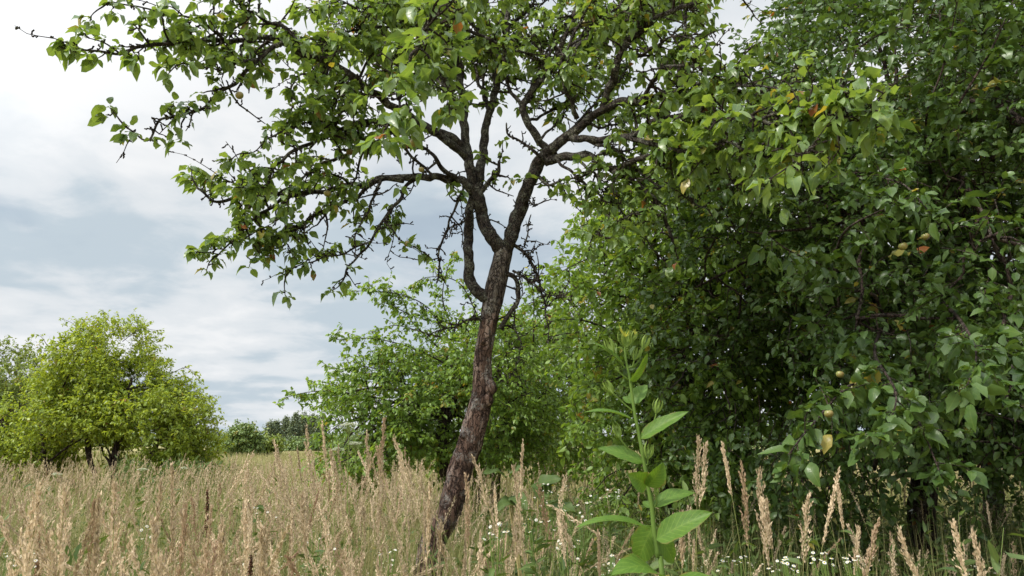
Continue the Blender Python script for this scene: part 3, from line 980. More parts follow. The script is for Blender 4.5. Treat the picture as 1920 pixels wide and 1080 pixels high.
def orchard_tree(seed, name, label, base, trunks, ells, nb, per, lsize, kind, leafm, barkm, L=.45, droop=.35, shell=.55, nf=1.1, gap=-.22,
                 old=.02, extra=None, keep=None, nsub=110, cat='tree', group=None, limb_r=.035, apples=(), twig_r=.004, updir=0.0, flat=.5):
    rng = np.random.default_rng(seed)
    rnd = random.Random(seed)
    base = np.array(base, float)
    root = thing(name, label, cat, tuple(base), group)
    C, U = crown_points(rng, ells, nb, shell, nf, gap, seed * 7.3, keep)
    P = branchlets(rng, C, U, L, droop, updir=updir)
    # trunks: list of control lists (x,y,z,r) in world space
    nodes = []
    for tc in trunks:
        T = catmull(tc, .05)
        for k in range(1, len(T)):
            T[k, :3] += np.array(mnoise.noise_vector(Vector(T[k, :3]) * 2.2 + Vector((seed, 0, 0)))) * .04
        g = Geo()
        rough_tube(g, T[:, :3], T[:, 3], 14, .22, 4, rnd.uniform(0, 30), ridge=.18)
        g.build('trunk', barkm, root, at_origin=base)
        nodes.append(T)
    # limbs reach from the trunks' upper half into the crown
    gl = Geo()
    samples = []
    per_t = max(3, int(14 / len(trunks)))
    cc = np.mean([np.array(e[0]) for e in ells], axis=0)
    lims = 0
    for T in nodes:
        for k in range(per_t):
            i = int(len(T) * rnd.uniform(.55, .99))
            p0 = T[i, :3]
            j = rnd.randrange(len(C))
            best = j
            for _ in range(6):
                j = rnd.randrange(len(C))
                if np.linalg.norm(C[j] - p0) > np.linalg.norm(C[best] - p0) and np.linalg.norm(C[j] - p0) < 3.5:
                    best = j
            p3 = C[best] * .94 + p0 * .06
            up = np.array([0, 0, .35 * np.linalg.norm(p3 - p0)])
            B = bez(p0, p0 + (p3 - p0) * .3 + up * .6, p0 + (p3 - p0) * .7 + up * .7, p3, 16)
            for q in range(1, 16):
                B[q] += np.array(mnoise.noise_vector(Vector(B[q]) * 3)) * .07
            rr = np.linspace(min(limb_r, T[i, 3] * .8), limb_r * .25, 16)
            gg = Geo()
            rough_tube(gg, B, rr, 8, .18, 8, rnd.uniform(0, 40))
            gg.build('limb', barkm, root, at_origin=base)
            samples.append(B)
        samples.append(T[int(len(T) * .5):, :3])
    SP = np.concatenate(samples)
    # secondary branches out to the leaf clusters
    sel = rng.permutation(len(P))[:nsub]
    ss = []
    for j in sel:
        p3 = P[j, 0]
        dd = np.linalg.norm(SP - p3, axis=1)
        p0 = SP[int(np.argmin(dd + rng.random(len(dd)) * .15))]
        ln = np.linalg.norm(p3 - p0)
        if ln > 2.5:
            continue
        B = bez(p0, p0 + (p3 - p0) * .35 + np.array([0, 0, .14 * ln]), p3 - (P[j, 1] - P[j, 0]) * 1.5, p3, 8)
        B[1:-1] += rng.normal(0, .02, (6, 3))
        ss.append(B)
    ss = np.array(ss)
    g = Geo()
    rr = np.linspace(1, .35, 8)[None] * (limb_r * .28 + rng.random(len(ss)) * limb_r * .15)[:, None]
    v, q, _ = tubes(ss, rr, 5)
    g.add(v, q)
    rr = np.repeat(np.linspace(1, .35, P.shape[1])[None], len(P), 0) * twig_r
    v, q, _ = tubes(P, rr, 3)
    g.add(v, q)
    if extra is not None:
        EP, Erad, E, eper, esize = extra(rng)
        for pp, r_ in zip(EP, Erad):
            gg = Geo()
            rough_tube(gg, pp, r_, 7, .15, 8, rnd.uniform(0, 40))
            gg.build('limb', barkm, root, at_origin=base)
        v, q, _ = tubes(E, np.repeat(np.linspace(1, .35, E.shape[1])[None], len(E), 0) * .0035, 4)
        g.add(v, q)
    g.build('twigs', barkm, root, at_origin=base)
    g = Geo()
    p, ax, nr, sz, t2 = leaves_on(rng, P, per, lsize, old, flat=flat)
    add_leaves(g, p, ax, nr, sz, rng, kind, t2)
    if extra is not None and len(E):
        p, ax, nr, sz, t2 = leaves_on(rng, E, eper, esize, old)
        add_leaves(g, p, ax, nr, sz, rng, 'near' if kind != 'far' else 'far', t2)
    g.build('crown', leafm, root, at_origin=base)
    for loc, r in apples:
        make_apple(tuple(np.array(loc) - base), r, root, rnd)
    return root


def shoots(lines, every, ln, per, size, r0=.012, droop=.3):
    """leafy shoots along traced lines: lists of (px,py,Y)"""
    def f(rng):
        EP, Er, E = [], [], []
        for l in lines:
            pts = catmull(np.array([at(*a) for a in l]), .05)
            EP.append(pts)
            Er.append(np.linspace(r0, .003, len(pts)))
            arc = np.concatenate([[0], np.cumsum(np.linalg.norm(np.diff(pts, axis=0), axis=1))])
            s = arc[-1] * .2
            while s <= arc[-1]:
                i = min(len(pts) - 2, int(np.searchsorted(arc, s)))
                tg = unit(pts[i + 1] - pts[i])
                d = unit(tg * .5 + rng.normal(0, .7, 3))
                q = [pts[i]]
                L_ = ln * rng.uniform(.4, 1.1) * (1.1 - .5 * s / arc[-1])
                for k in range(4):
                    d = unit(d + rng.normal(0, .2, 3) + np.array([0, 0, -droop * .2]))
                    q.append(q[-1] + d * L_ / 4)
                E.append(q)
                s += every * rng.uniform(.6, 1.4)
        return EP, Er, np.array(E), per, size
    return f


def gp(px, Y, dz=0.0):
    """point on the ground below photo column px at distance Y"""
    p = at(px, 835, Y)
    p[2] = dz
    return p


# right: the big dark tree that fills the right of the frame
b = gp(1712, 7.2)
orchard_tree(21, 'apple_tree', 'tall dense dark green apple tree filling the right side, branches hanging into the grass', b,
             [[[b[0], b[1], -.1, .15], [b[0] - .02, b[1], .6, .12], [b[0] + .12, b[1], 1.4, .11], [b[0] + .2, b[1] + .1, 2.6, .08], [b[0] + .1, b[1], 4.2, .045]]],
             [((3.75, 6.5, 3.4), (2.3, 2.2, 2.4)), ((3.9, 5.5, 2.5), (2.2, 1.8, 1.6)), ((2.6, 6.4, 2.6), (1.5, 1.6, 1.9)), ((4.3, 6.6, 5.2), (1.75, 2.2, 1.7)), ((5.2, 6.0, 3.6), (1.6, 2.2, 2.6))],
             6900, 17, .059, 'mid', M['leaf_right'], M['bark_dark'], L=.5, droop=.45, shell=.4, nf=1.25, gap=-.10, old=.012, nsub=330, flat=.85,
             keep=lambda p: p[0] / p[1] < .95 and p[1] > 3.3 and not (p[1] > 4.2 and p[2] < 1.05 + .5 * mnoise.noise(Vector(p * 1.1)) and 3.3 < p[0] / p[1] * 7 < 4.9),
             extra=shoots([[(1640, 880, 5.4), (1650, 760, 4.6), (1600, 720, 4.0), (1520, 800, 3.6), (1480, 850, 3.4)],
                           [(1760, 560, 5.2), (1800, 600, 4.2), (1830, 660, 3.5), (1815, 720, 3.2)],
                           [(1900, 540, 5.0), (1880, 620, 4.0), (1900, 700, 3.5), (1880, 760, 3.3)],
                           [(1660, 600, 5.2), (1640, 660, 4.3), (1680, 740, 3.6), (1650, 830, 3.3)],
                           [(1700, 700, 5.0), (1720, 780, 4.0), (1740, 830, 3.6), (1760, 880, 3.4)],
                           [(1760, 400, 5.5), (1735, 240, 4.8), (1770, 120, 4.5), (1800, -20, 4.4)],
                           [(1735, 285, 5.0), (1800, 190, 4.6), (1860, 90, 4.4), (1900, 0, 4.3)],
                           [(1600, 520, 5.2), (1550, 500, 4.6), (1480, 470, 4.2), (1440, 440, 4.0)],
                           [(1560, 520, 5.0), (1580, 440, 4.5), (1640, 400, 4.2), (1700, 380, 4.0)],
                           [(1560, 160, 5.4), (1600, 100, 4.8), (1660, 60, 4.4), (1720, 50, 4.2)],
                           [(1620, 300, 5.4), (1650, 330, 4.6), (1700, 350, 4.2), (1760, 420, 4.0)]],
                          .075, .3, 9, .078, r0=.014, droop=.5),
             apples=[(at(1693, 462, 4.15), .026), (at(1735, 444, 4.4), .026), (at(1575, 702, 4.1), .022), (at(1652, 722, 4.1), .022), (at(1554, 776, 3.6), .022)])
b = gp(1850, 9.0)
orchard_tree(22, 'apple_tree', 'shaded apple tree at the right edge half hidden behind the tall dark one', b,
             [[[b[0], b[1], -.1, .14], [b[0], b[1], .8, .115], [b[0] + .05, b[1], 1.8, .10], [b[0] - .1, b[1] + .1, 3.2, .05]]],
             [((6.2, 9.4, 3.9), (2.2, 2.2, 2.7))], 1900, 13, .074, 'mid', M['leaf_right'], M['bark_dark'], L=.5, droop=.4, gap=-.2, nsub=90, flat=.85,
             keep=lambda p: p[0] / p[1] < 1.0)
# the tree whose edge shows between the leaning tree and the dark one
b = gp(1255, 8.6)
orchard_tree(23, 'apple_tree', 'drooping apple tree with hanging bare twigs and yellowing leaves just right of the leaning trunk', b,
             [[[b[0], b[1], -.1, .12], [b[0] - .05, b[1], .7, .10], [b[0] - .2, b[1], 1.6, .085], [b[0] - .35, b[1], 2.6, .05]]],
             [((1.75, 8.4, 2.75), (1.45, 1.6, 1.75)), ((2.5, 8.0, 3.3), (1.5, 1.7, 1.7)), ((1.4, 7.9, 1.7), (1.0, 1.2, 1.1)), ((2.5, 7.4, 1.7), (1.2, 1.1, 1.2))],
             3300, 13, .068, 'mid', M['leaf_mid'], M['bark_dark'], L=.42, droop=.55, shell=.45, gap=-.15, old=.03, nsub=280, flat=.8,
             extra=shoots([[(1250, 470, 8.2), (1190, 430, 7.6), (1120, 415, 7.0), (1060, 440, 6.7)],
                           [(1200, 500, 8.2), (1130, 480, 7.6), (1070, 500, 7.2), (1040, 520, 7.0)],
                           [(1180, 560, 8.2), (1120, 545, 7.6), (1080, 530, 7.2)],
                           [(1210, 420, 8.0), (1180, 380, 7.4), (1140, 375, 7.0)],
                           [(1150, 620, 8.0), (1090, 600, 7.4), (1040, 600, 7.0)]], .09, .35, 8, .07))
# background, behind the leaning trunk
b = gp(868, 10.6)
orchard_tree(24, 'apple_tree', 'low spreading green apple tree behind the leaning trunk, long thin shoots reaching left', b,
             [[[b[0] + .1, b[1], -.1, .13], [b[0] + .02, b[1], .5, .11], [b[0] - .2, b[1], 1.05, .10], [b[0] - .3, b[1], 1.6, .07], [b[0] - .2, b[1] + .1, 2.4, .04]]],
             [((-1.45, 10.6, 1.9), (1.3, 1.4, 1.05)), ((-.5, 10.7, 2.2), (1.2, 1.3, 1.2)), ((-1.95, 10.3, 1.35), (.7, 1.1, .7)), ((-.3, 10.8, 1.5), (.9, 1.0, .9))],
             2500, 14, .056, 'mid', M['leaf_mid'], M['bark_dark'], L=.38, droop=.4, shell=.45, gap=-.06, nf=1.5, old=.02, nsub=130, keep=lambda p: p[2] > .95 + .25 * mnoise.noise(Vector(p * 2)),
             extra=shoots([[(800, 790, 10.4), (740, 755, 9.8), (640, 735, 9.4), (580, 735, 9.2), (530, 747, 9.0)],
                           [(850, 690, 10.4), (780, 655, 10), (700, 635, 9.6), (620, 637, 9.3)],
                           [(860, 640, 10.5), (800, 575, 10.2), (740, 550, 10), (660, 545, 9.7)],
                           [(850, 620, 10.5), (830, 560, 10.3), (840, 500, 10.2), (852, 470, 10.1)],
                           [(880, 610, 10.5), (800, 600, 10.2), (740, 575, 10), (690, 530, 9.9)],
                           [(820, 650, 10.5), (770, 600, 10.2), (755, 560, 10.1), (720, 535, 10)],
                           [(900, 600, 10.6), (860, 530, 10.5), (800, 520, 10.3), (770, 540, 10.2)],
                           [(860, 640, 10.3), (800, 625, 10), (740, 610, 9.9), (700, 625, 9.8)],
                           [(760, 720, 10.2), (700, 690, 9.8), (650, 690, 9.6), (625, 700, 9.4)],
                           [(740, 760, 10.2), (680, 780, 9.8), (630, 800, 9.5), (600, 830, 9.3)],
                           [(1000, 640, 10.3), (1000, 560, 10.2), (985, 520, 10.1)],
                           [(960, 620, 10.6), (990, 570, 10.4), (1040, 570, 10.2)]],   .055, .34, 11, .058, droop=.4))
b = gp(928, 13.5)
orchard_tree(25, 'apple_tree', 'bushy green apple tree with two dark stems farther behind the leaning trunk', b,
             [[[b[0], b[1], -.1, .11], [b[0] + .02, b[1], .8, .09], [b[0] + .1, b[1], 1.9, .06]], [[b[0] - .35, b[1], -.1, .07], [b[0] - .3, b[1], .7, .06], [b[0] - .15, b[1], 1.7, .04]]],
             [((.2, 13.2, 2.4), (1.6, 1.5, 1.7)), ((1.0, 12.8, 3.0), (.9, 1.1, 1.3)), ((1.1, 13.6, 2.0), (1.3, 1.4, 1.3)), ((-.7, 13.8, 1.9), (1.2, 1.3, 1.0))],
             1900, 13, .066, 'mid', M['leaf_mid'], M['bark_dark'], L=.45, droop=.45, gap=-.2, nsub=80, keep=lambda p: p[2] > .95 + .2 * mnoise.noise(Vector(p * 2)))
# left: bright bushy tree and its neighbour
b = gp(205, 20.0)
bx = b[0]
orchard_tree(26, 'apple_tree', 'bright yellow green bushy apple tree with several dark stems standing alone on the left', b,
             [[[bx - .2, 20, -.1, .075], [bx - .25, 20, .5, .065], [bx - .6, 20, 1.6, .07], [bx - .8, 20.1, 3.0, .04]],
              [[bx + .1, 19.9, -.1, .075], [bx + .15, 19.9, .5, .06], [bx + .2, 20, 1.6, .07], [bx + .4, 20, 3.2, .04]],
              [[bx + .9, 19.9, -.1, .07], [bx + 1.0, 19.9, .5, .058], [bx + 1.15, 20, 1.2, .07], [bx + 1.7, 20, 2.6, .035]],
              [[bx - .45, 19.7, -.1, .10], [bx - .55, 19.6, .35, .09], [bx - .95, 19.5, .62, .075], [bx - 1.25, 19.4, .95, .06], [bx - 1.5, 19.4, 2.0, .03]],
              [[bx + .3, 19.7, -.1, .09], [bx + .45, 19.6, .5, .08], [bx + .5, 19.5, 1.3, .05]]],
             [((bx - .2, 20, 3.3), (1.3, 1.5, 1.6)), ((bx - 1.2, 19.8, 1.7), (1.9, 1.6, 1.2)), ((bx + 1.1, 19.8, 2.0), (1.65, 1.6, 1.35)), ((bx + .2, 20.2, 2.3), (1.9, 1.8, 1.6)), ((bx - 2.4, 20.3, 1.3), (1.2, 1.3, .9)), ((bx + 1.9, 20, 1.2), (.95, 1.2, .85)), ((bx - 1.0, 20.2, 3.3), (1.2, 1.4, 1.0))],
             5200, 14, .088, 'far', M['leaf_left'], M['bark_dark'], L=.55, droop=.2, shell=.4, nf=1.15, gap=-.12, old=.015, nsub=160, limb_r=.03, twig_r=.004, updir=.25,
             keep=lambda p: not (p[2] < 1.75 + .5 * mnoise.noise(Vector(p * 1.5)) and -1.05 < p[0] - bx < 1.15 and p[1] < 20.35),
             extra=shoots([[(150, 640, 20), (140, 610, 19.9), (118, 598, 19.8)], [(190, 620, 20), (195, 595, 20), (193, 580, 20)], [(230, 640, 20), (262, 618, 19.9), (300, 620, 19.8)],
                           [(250, 630, 20), (258, 608, 20), (252, 598, 20)], [(320, 700, 19.8), (350, 690, 19.7), (372, 712, 19.6)], [(340, 740, 19.8), (375, 745, 19.7), (398, 765, 19.6)],
                           [(90, 650, 20), (78, 632, 20), (70, 628, 20)], [(360, 800, 19.8), (390, 805, 19.7), (412, 816, 19.6)]], .12, .35, 9, .085, r0=.01, droop=.2))
b = gp(-20, 24.0)
orchard_tree(27, 'apple_tree', 'paler grey green apple tree cut off by the left edge behind the bright bushy one', b,
             [[[b[0], 24, -.1, .13], [b[0], 24, .8, .11], [b[0] + .1, 24, 2.0, .07], [b[0] + .2, 24, 3.4, .04]]],
             [((b[0] + .3, 24, 3.1), (2.0, 1.9, 1.7)), ((b[0] + .8, 24, 2.0), (2.0, 1.8, 1.5)), ((b[0] - 1.5, 24, 2.4), (1.8, 1.8, 1.6))],
             3600, 13, .095, 'far', M['leaf_left_back'], M['bark_dark'], L=.55, droop=.25, gap=-.2, nf=.8, nsub=90, updir=.2)


# ------------------------------------------------------------------ far trees
def far_tree(seed, name, label, px, Y, top_py, width, leafm, slim=False, group=None, z0=.12, n=420, per=12, ls=None, cat='tree'):
    b = gp(px, Y)
    top = at(px, top_py, Y)[2]
    rx = width / FPX * Y / 2
    ls = ls or Y * (.0020 if slim else .0036)
    if slim:
        ells = [((b[0], Y, top * .5), (rx, rx, top * .5)), ((b[0], Y, top * .36), (rx * 1.1, rx * 1.1, top * .32))]
    else:
        ells = [((b[0], Y, top * .62), (rx * .8, rx * .8, top * .38)), ((b[0] - rx * .4, Y, top * .42), (rx * .65, rx * .65, top * .3)), ((b[0] + rx * .4, Y, top * .42), (rx * .65, rx * .65, top * .3))]
    rt = max(.06, top * .02)
    return orchard_tree(seed, name, label, b, [[[b[0], Y, -.2, rt * 1.3], [b[0], Y, top * .3, rt], [b[0] + .02, Y, top * .8, rt * .4]]], ells, n, per, ls, 'far', leafm, M['bark_dark'],
                        L=ls * 4.5, droop=-.3 if slim else .1, shell=.45, nf=6.0 / top, gap=-.3, nsub=24, limb_r=rt * .5, twig_r=ls * .04, updir=1.6 if slim else .5, group=group, cat=cat)


far_tree(31, 'bush_tree', 'small rounded dark green tree alone at the far end of the meadow', 455, 95, 797, 62, M['leaf_far'], n=520, z0=.1)
far_tree(32, 'hedge_shrub', 'low yellowish shrub right beside the small rounded far tree', 498, 100, 820, 58, M['leaf_left_back'], n=320, cat='shrub')
far_tree(33, 'hedge_shrub', 'low dark shrub left of the small rounded far tree', 424, 120, 826, 40, M['leaf_far'], n=260, cat='shrub')
POP = [(504, 793, 13, 'shortest poplar at the left end of the far row'), (517, 790, 15, 'second poplar from the left in the far row'), (533, 783, 11, 'slim pointed poplar standing a little apart in the far row'),
       (552, 777, 18, 'broad dark poplar just right of the slim pointed one'), (568, 776, 17, 'tall dark poplar in the middle of the thick end of the far row'), (584, 778, 17, 'dark poplar partly covered by the near tree shoots'), (600, 780, 17, 'poplar at the right end of the row behind the near tree leaves')]
for i, (px, ty, w, lab) in enumerate(POP):
    far_tree(40 + i, 'poplar_tree', lab, px, 200 + (i % 3) * 9, ty, w, M['leaf_poplar_hazy'], slim=True, group='poplars in the far row', n=950)
for i, (px, ty, w, lab) in enumerate([(522, 832, 46, 'grey green bush at the foot of the left poplars'), (566, 831, 60, 'dark bush at the foot of the thick poplars'), (615, 826, 60, 'dark bush at the right end below the poplars')]):
    far_tree(50 + i, 'far_bush', lab, px, 190, ty, w, M['leaf_poplar_hazy'] if i == 0 else M['leaf_far'], n=300, cat='bush')
for i, (px, ty, w, Y, lab) in enumerate([(700, 800, 160, 60, 'distant tree seen through the gap left of the leaning trunk'), (1000, 790, 190, 55, 'distant tree seen through the gap right of the leaning trunk'), (1500, 760, 260, 40, 'distant tree behind the dark apple trees'), (1800, 740, 300, 36, 'distant tree behind the trunks at the right edge')]):
    far_tree(60 + i, 'far_tree', lab, px, Y, ty, w, M['leaf_far'], n=420, z0=.1)
# far wood along the horizon
def far_wood():
    rng = np.random.default_rng(70)
    g = Geo()
    n = 9000
    x = rng.uniform(-520, 420, n)
    y = 620 + rng.uniform(0, 60, n)
    h = np.array([7 + 4 * mnoise.noise(Vector((a * .03, 3, 0))) for a in x])
    z = rng.random(n) ** .7 * h
    p = np.stack([x, y, z], -1)
    add_leaves(g, p, rng.normal(0, 1, (n, 3)), rng.normal(0, .6, (n, 3)) + np.array([0, 0, 1]), rng.uniform(1.5, 3.2, n), rng, 'far', rng.uniform(0, .4, n))
    o = g.build('far_wood', M['leaf_poplar_hazy'])
    o['kind'] = 'stuff'
    o['label'] = 'strip of far woodland along the horizon'
    o['category'] = 'woodland'


far_wood()


# ------------------------------------------------------------------ reed grass
def stalk_geo(g, rng, pos, h, az, lean, plen, nb, ns, spl, spw, lod, stem_r=.0016, grow=1.0):
    """stems with feathery heads. material 0 stem, 1 panicle"""
    N = len(pos)
    K = 8
    t = np.linspace(0, 1, K)[None, :, None]
    hd = np.stack([np.cos(az), np.sin(az), np.zeros(N)], -1)[:, None, :]
    bend = (lean[:, None, None]) * (t ** 2.0) * h[:, None, None]
    P = pos[:, None, :] + hd * bend
    P = P + np.array([0, 0, 1.0]) * (h[:, None, None] * (t - .28 * (lean[:, None, None] ** 2) * t ** 3))
    rs = np.stack([rng.random(N), np.zeros(N), np.zeros(N)], -1)
    rad = np.linspace(1, .35, K)[None] * stem_r * grow
    v, q, tt = tubes(P, np.repeat(rad, N, 0), 3, rs)
    g.add(v, q, tint=tt, mat=0)
    # head: side branchlets hugging the axis, spikelets along them
    f0 = 1 - plen / h
    tot = nb * ns
    sidx = np.repeat(np.arange(N), tot)
    bidx = np.tile(np.repeat(np.arange(nb), ns), N)
    kidx = np.tile(np.tile(np.arange(ns), nb), N)
    jb = rng.random((N, nb))
    tb = ((np.arange(nb)[None] + jb) / nb)
    aza = rng.random((N, nb)) * 6.283
    opn = rng.uniform(.06, .24, (N, 1)) * rng.uniform(.6, 1.4, (N, nb))
    bl = plen[:, None] * rng.uniform(.24, .46, (N, nb)) * (1.12 - .8 * tb) * np.clip(tb * 5 + .45, 0, 1)
    tbb, azb, opb, blb = tb[sidx, bidx], aza[sidx, bidx], opn[sidx, bidx], bl[sidx, bidx]
    fs = (f0[sidx] + (1 - f0[sidx]) * tbb) * (K - 1)
    i = np.clip(fs.astype(int), 0, K - 2)
    fr = (fs - i)[:, None]
    b0 = P[sidx, i] * (1 - fr) + P[sidx, i + 1] * fr
    tg = unit(P[sidx, i + 1] - P[sidx, i])
    ref = np.array([[0, 1.0, 0.1]])
    A = unit(np.cross(tg, ref))
    B = np.cross(tg, A)
    rad_d = A * np.cos(azb)[:, None] + B * np.sin(azb)[:, None]
    dr = unit(tg * np.cos(opb)[:, None] + rad_d * np.sin(opb)[:, None])
    u = (kidx + rng.random(len(kidx))) / ns
    p = b0 + dr * (blb * u)[:, None] + rng.normal(0, .0016, (len(u), 3)) * grow
    d2 = unit(dr + rng.normal(0, .22, (len(u), 3)))
    sd = unit(np.cross(d2, rng.normal(0, 1, (len(u), 3))))
    L = spl * rng.uniform(.6, 1.3, len(u))[:, None]
    w = spw * rng.uniform(.7, 1.3, len(u))[:, None]
    V = np.stack([p, p + d2 * L * .45 + sd * w, p + d2 * L, p + d2 * L * .45 - sd * w], 1)
    n = len(u)
    off = (np.arange(n) * 4)[:, None]
    tint = np.zeros((n, 4, 3))
    sr = rng.random(N)
    tint[..., 0] = (np.clip(sr[sidx] * .7 + rng.normal(.15, .25, n), 0, 1))[:, None]
    tint[..., 1] = ((rng.random(N) < .18) * rng.random(N))[sidx][:, None]
    g.add(V.reshape(-1, 3), off + np.array([[0, 1, 2, 3]]), tint=tint.reshape(-1, 3), mat=1)
    return P


def blade_geo(g, rng, pos, ln, az, lean, wid, green, K=5, mat=2):
    N = len(pos)
    t = np.linspace(0, 1, K)[None, :, None]
    hd = np.stack([np.cos(az), np.sin(az), np.zeros(N)], -1)[:, None, :]
    P = pos[:, None, :] + hd * (lean[:, None, None] * ln[:, None, None] * t ** 1.8)
    P = P + np.array([0, 0, 1.0]) * (ln[:, None, None] * (t - .45 * lean[:, None, None] * t ** 2.4))
    sd = np.stack([-np.sin(az + .6), np.cos(az + .6), np.zeros(N)], -1)[:, None, :]
    w = (wid[:, None, None] * np.array([.7, 1, .9, .6, .08])[None, :, None]) if K == 5 else wid[:, None, None] * np.linspace(1, .1, K)[None, :, None]
    V = np.stack([P - sd * w, P + sd * w], 2)
    idx = np.arange(N * K * 2).reshape(N, K, 2)
    Q = np.stack([idx[:, :-1, 0], idx[:, :-1, 1], idx[:, 1:, 1], idx[:, 1:, 0]], -1).reshape(-1, 4)
    tint = np.zeros((N, K, 2, 3))
    tint[..., 0] = green[:, None, None]
    tint[..., 1] = (rng.random(N) * .6)[:, None, None]
    g.add(V.reshape(-1, 3), Q, tint=tint.reshape(-1, 3), mat=mat)


def wedge(rng, n, y0, y1, m=.84, pad=1.0):
    n = int(n * 1.16)
    y = np.sqrt(rng.uniform(y0 ** 2, y1 ** 2, n))
    x = rng.uniform(-1, 1, n) * (y * m + pad)
    return np.stack([x, y, np.zeros(n)], -1)


def clumpy(p, f, seed):
    return np.array([mnoise.noise(Vector((a[0] * f + seed, a[1] * f, 0))) for a in p])


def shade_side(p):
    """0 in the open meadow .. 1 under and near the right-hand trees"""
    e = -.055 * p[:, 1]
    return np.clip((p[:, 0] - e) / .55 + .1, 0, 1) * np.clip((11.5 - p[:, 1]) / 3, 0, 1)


GM = [M['stem'], M['panicle'], M['blade'], M['petal']]


def disks(g, rng, p, r, nrm, mat=3, sides=7):
    N = len(p)
    nrm = unit(nrm)
    a = unit(np.cross(nrm, rng.normal(0, 1, (N, 3))))
    b = np.cross(nrm, a)
    ang = np.arange(sides) / sides * 6.283
    ring = p[:, None, :] + r[:, None, None] * (a[:, None, :] * np.cos(ang)[None, :, None] + b[:, None, :] * np.sin(ang)[None, :, None]) + nrm[:, None, :] * (r[:, None, None] * .25)
    V = np.concatenate([p[:, None, :], ring], 1)
    k = sides + 1
    T = np.array([(0, 1 + s, 1 + (s + 1) % sides) for s in range(sides)])
    off = (np.arange(N) * k)[:, None, None]
    tint = np.zeros((N, k, 3))
    tint[..., 0] = rng.random(N)[:, None]
    tint[:, 0, 1] = 1.0
    g.add(V.reshape(-1, 3), None, (T[None] + off).reshape(-1, 3), tint.reshape(-1, 3), mat)


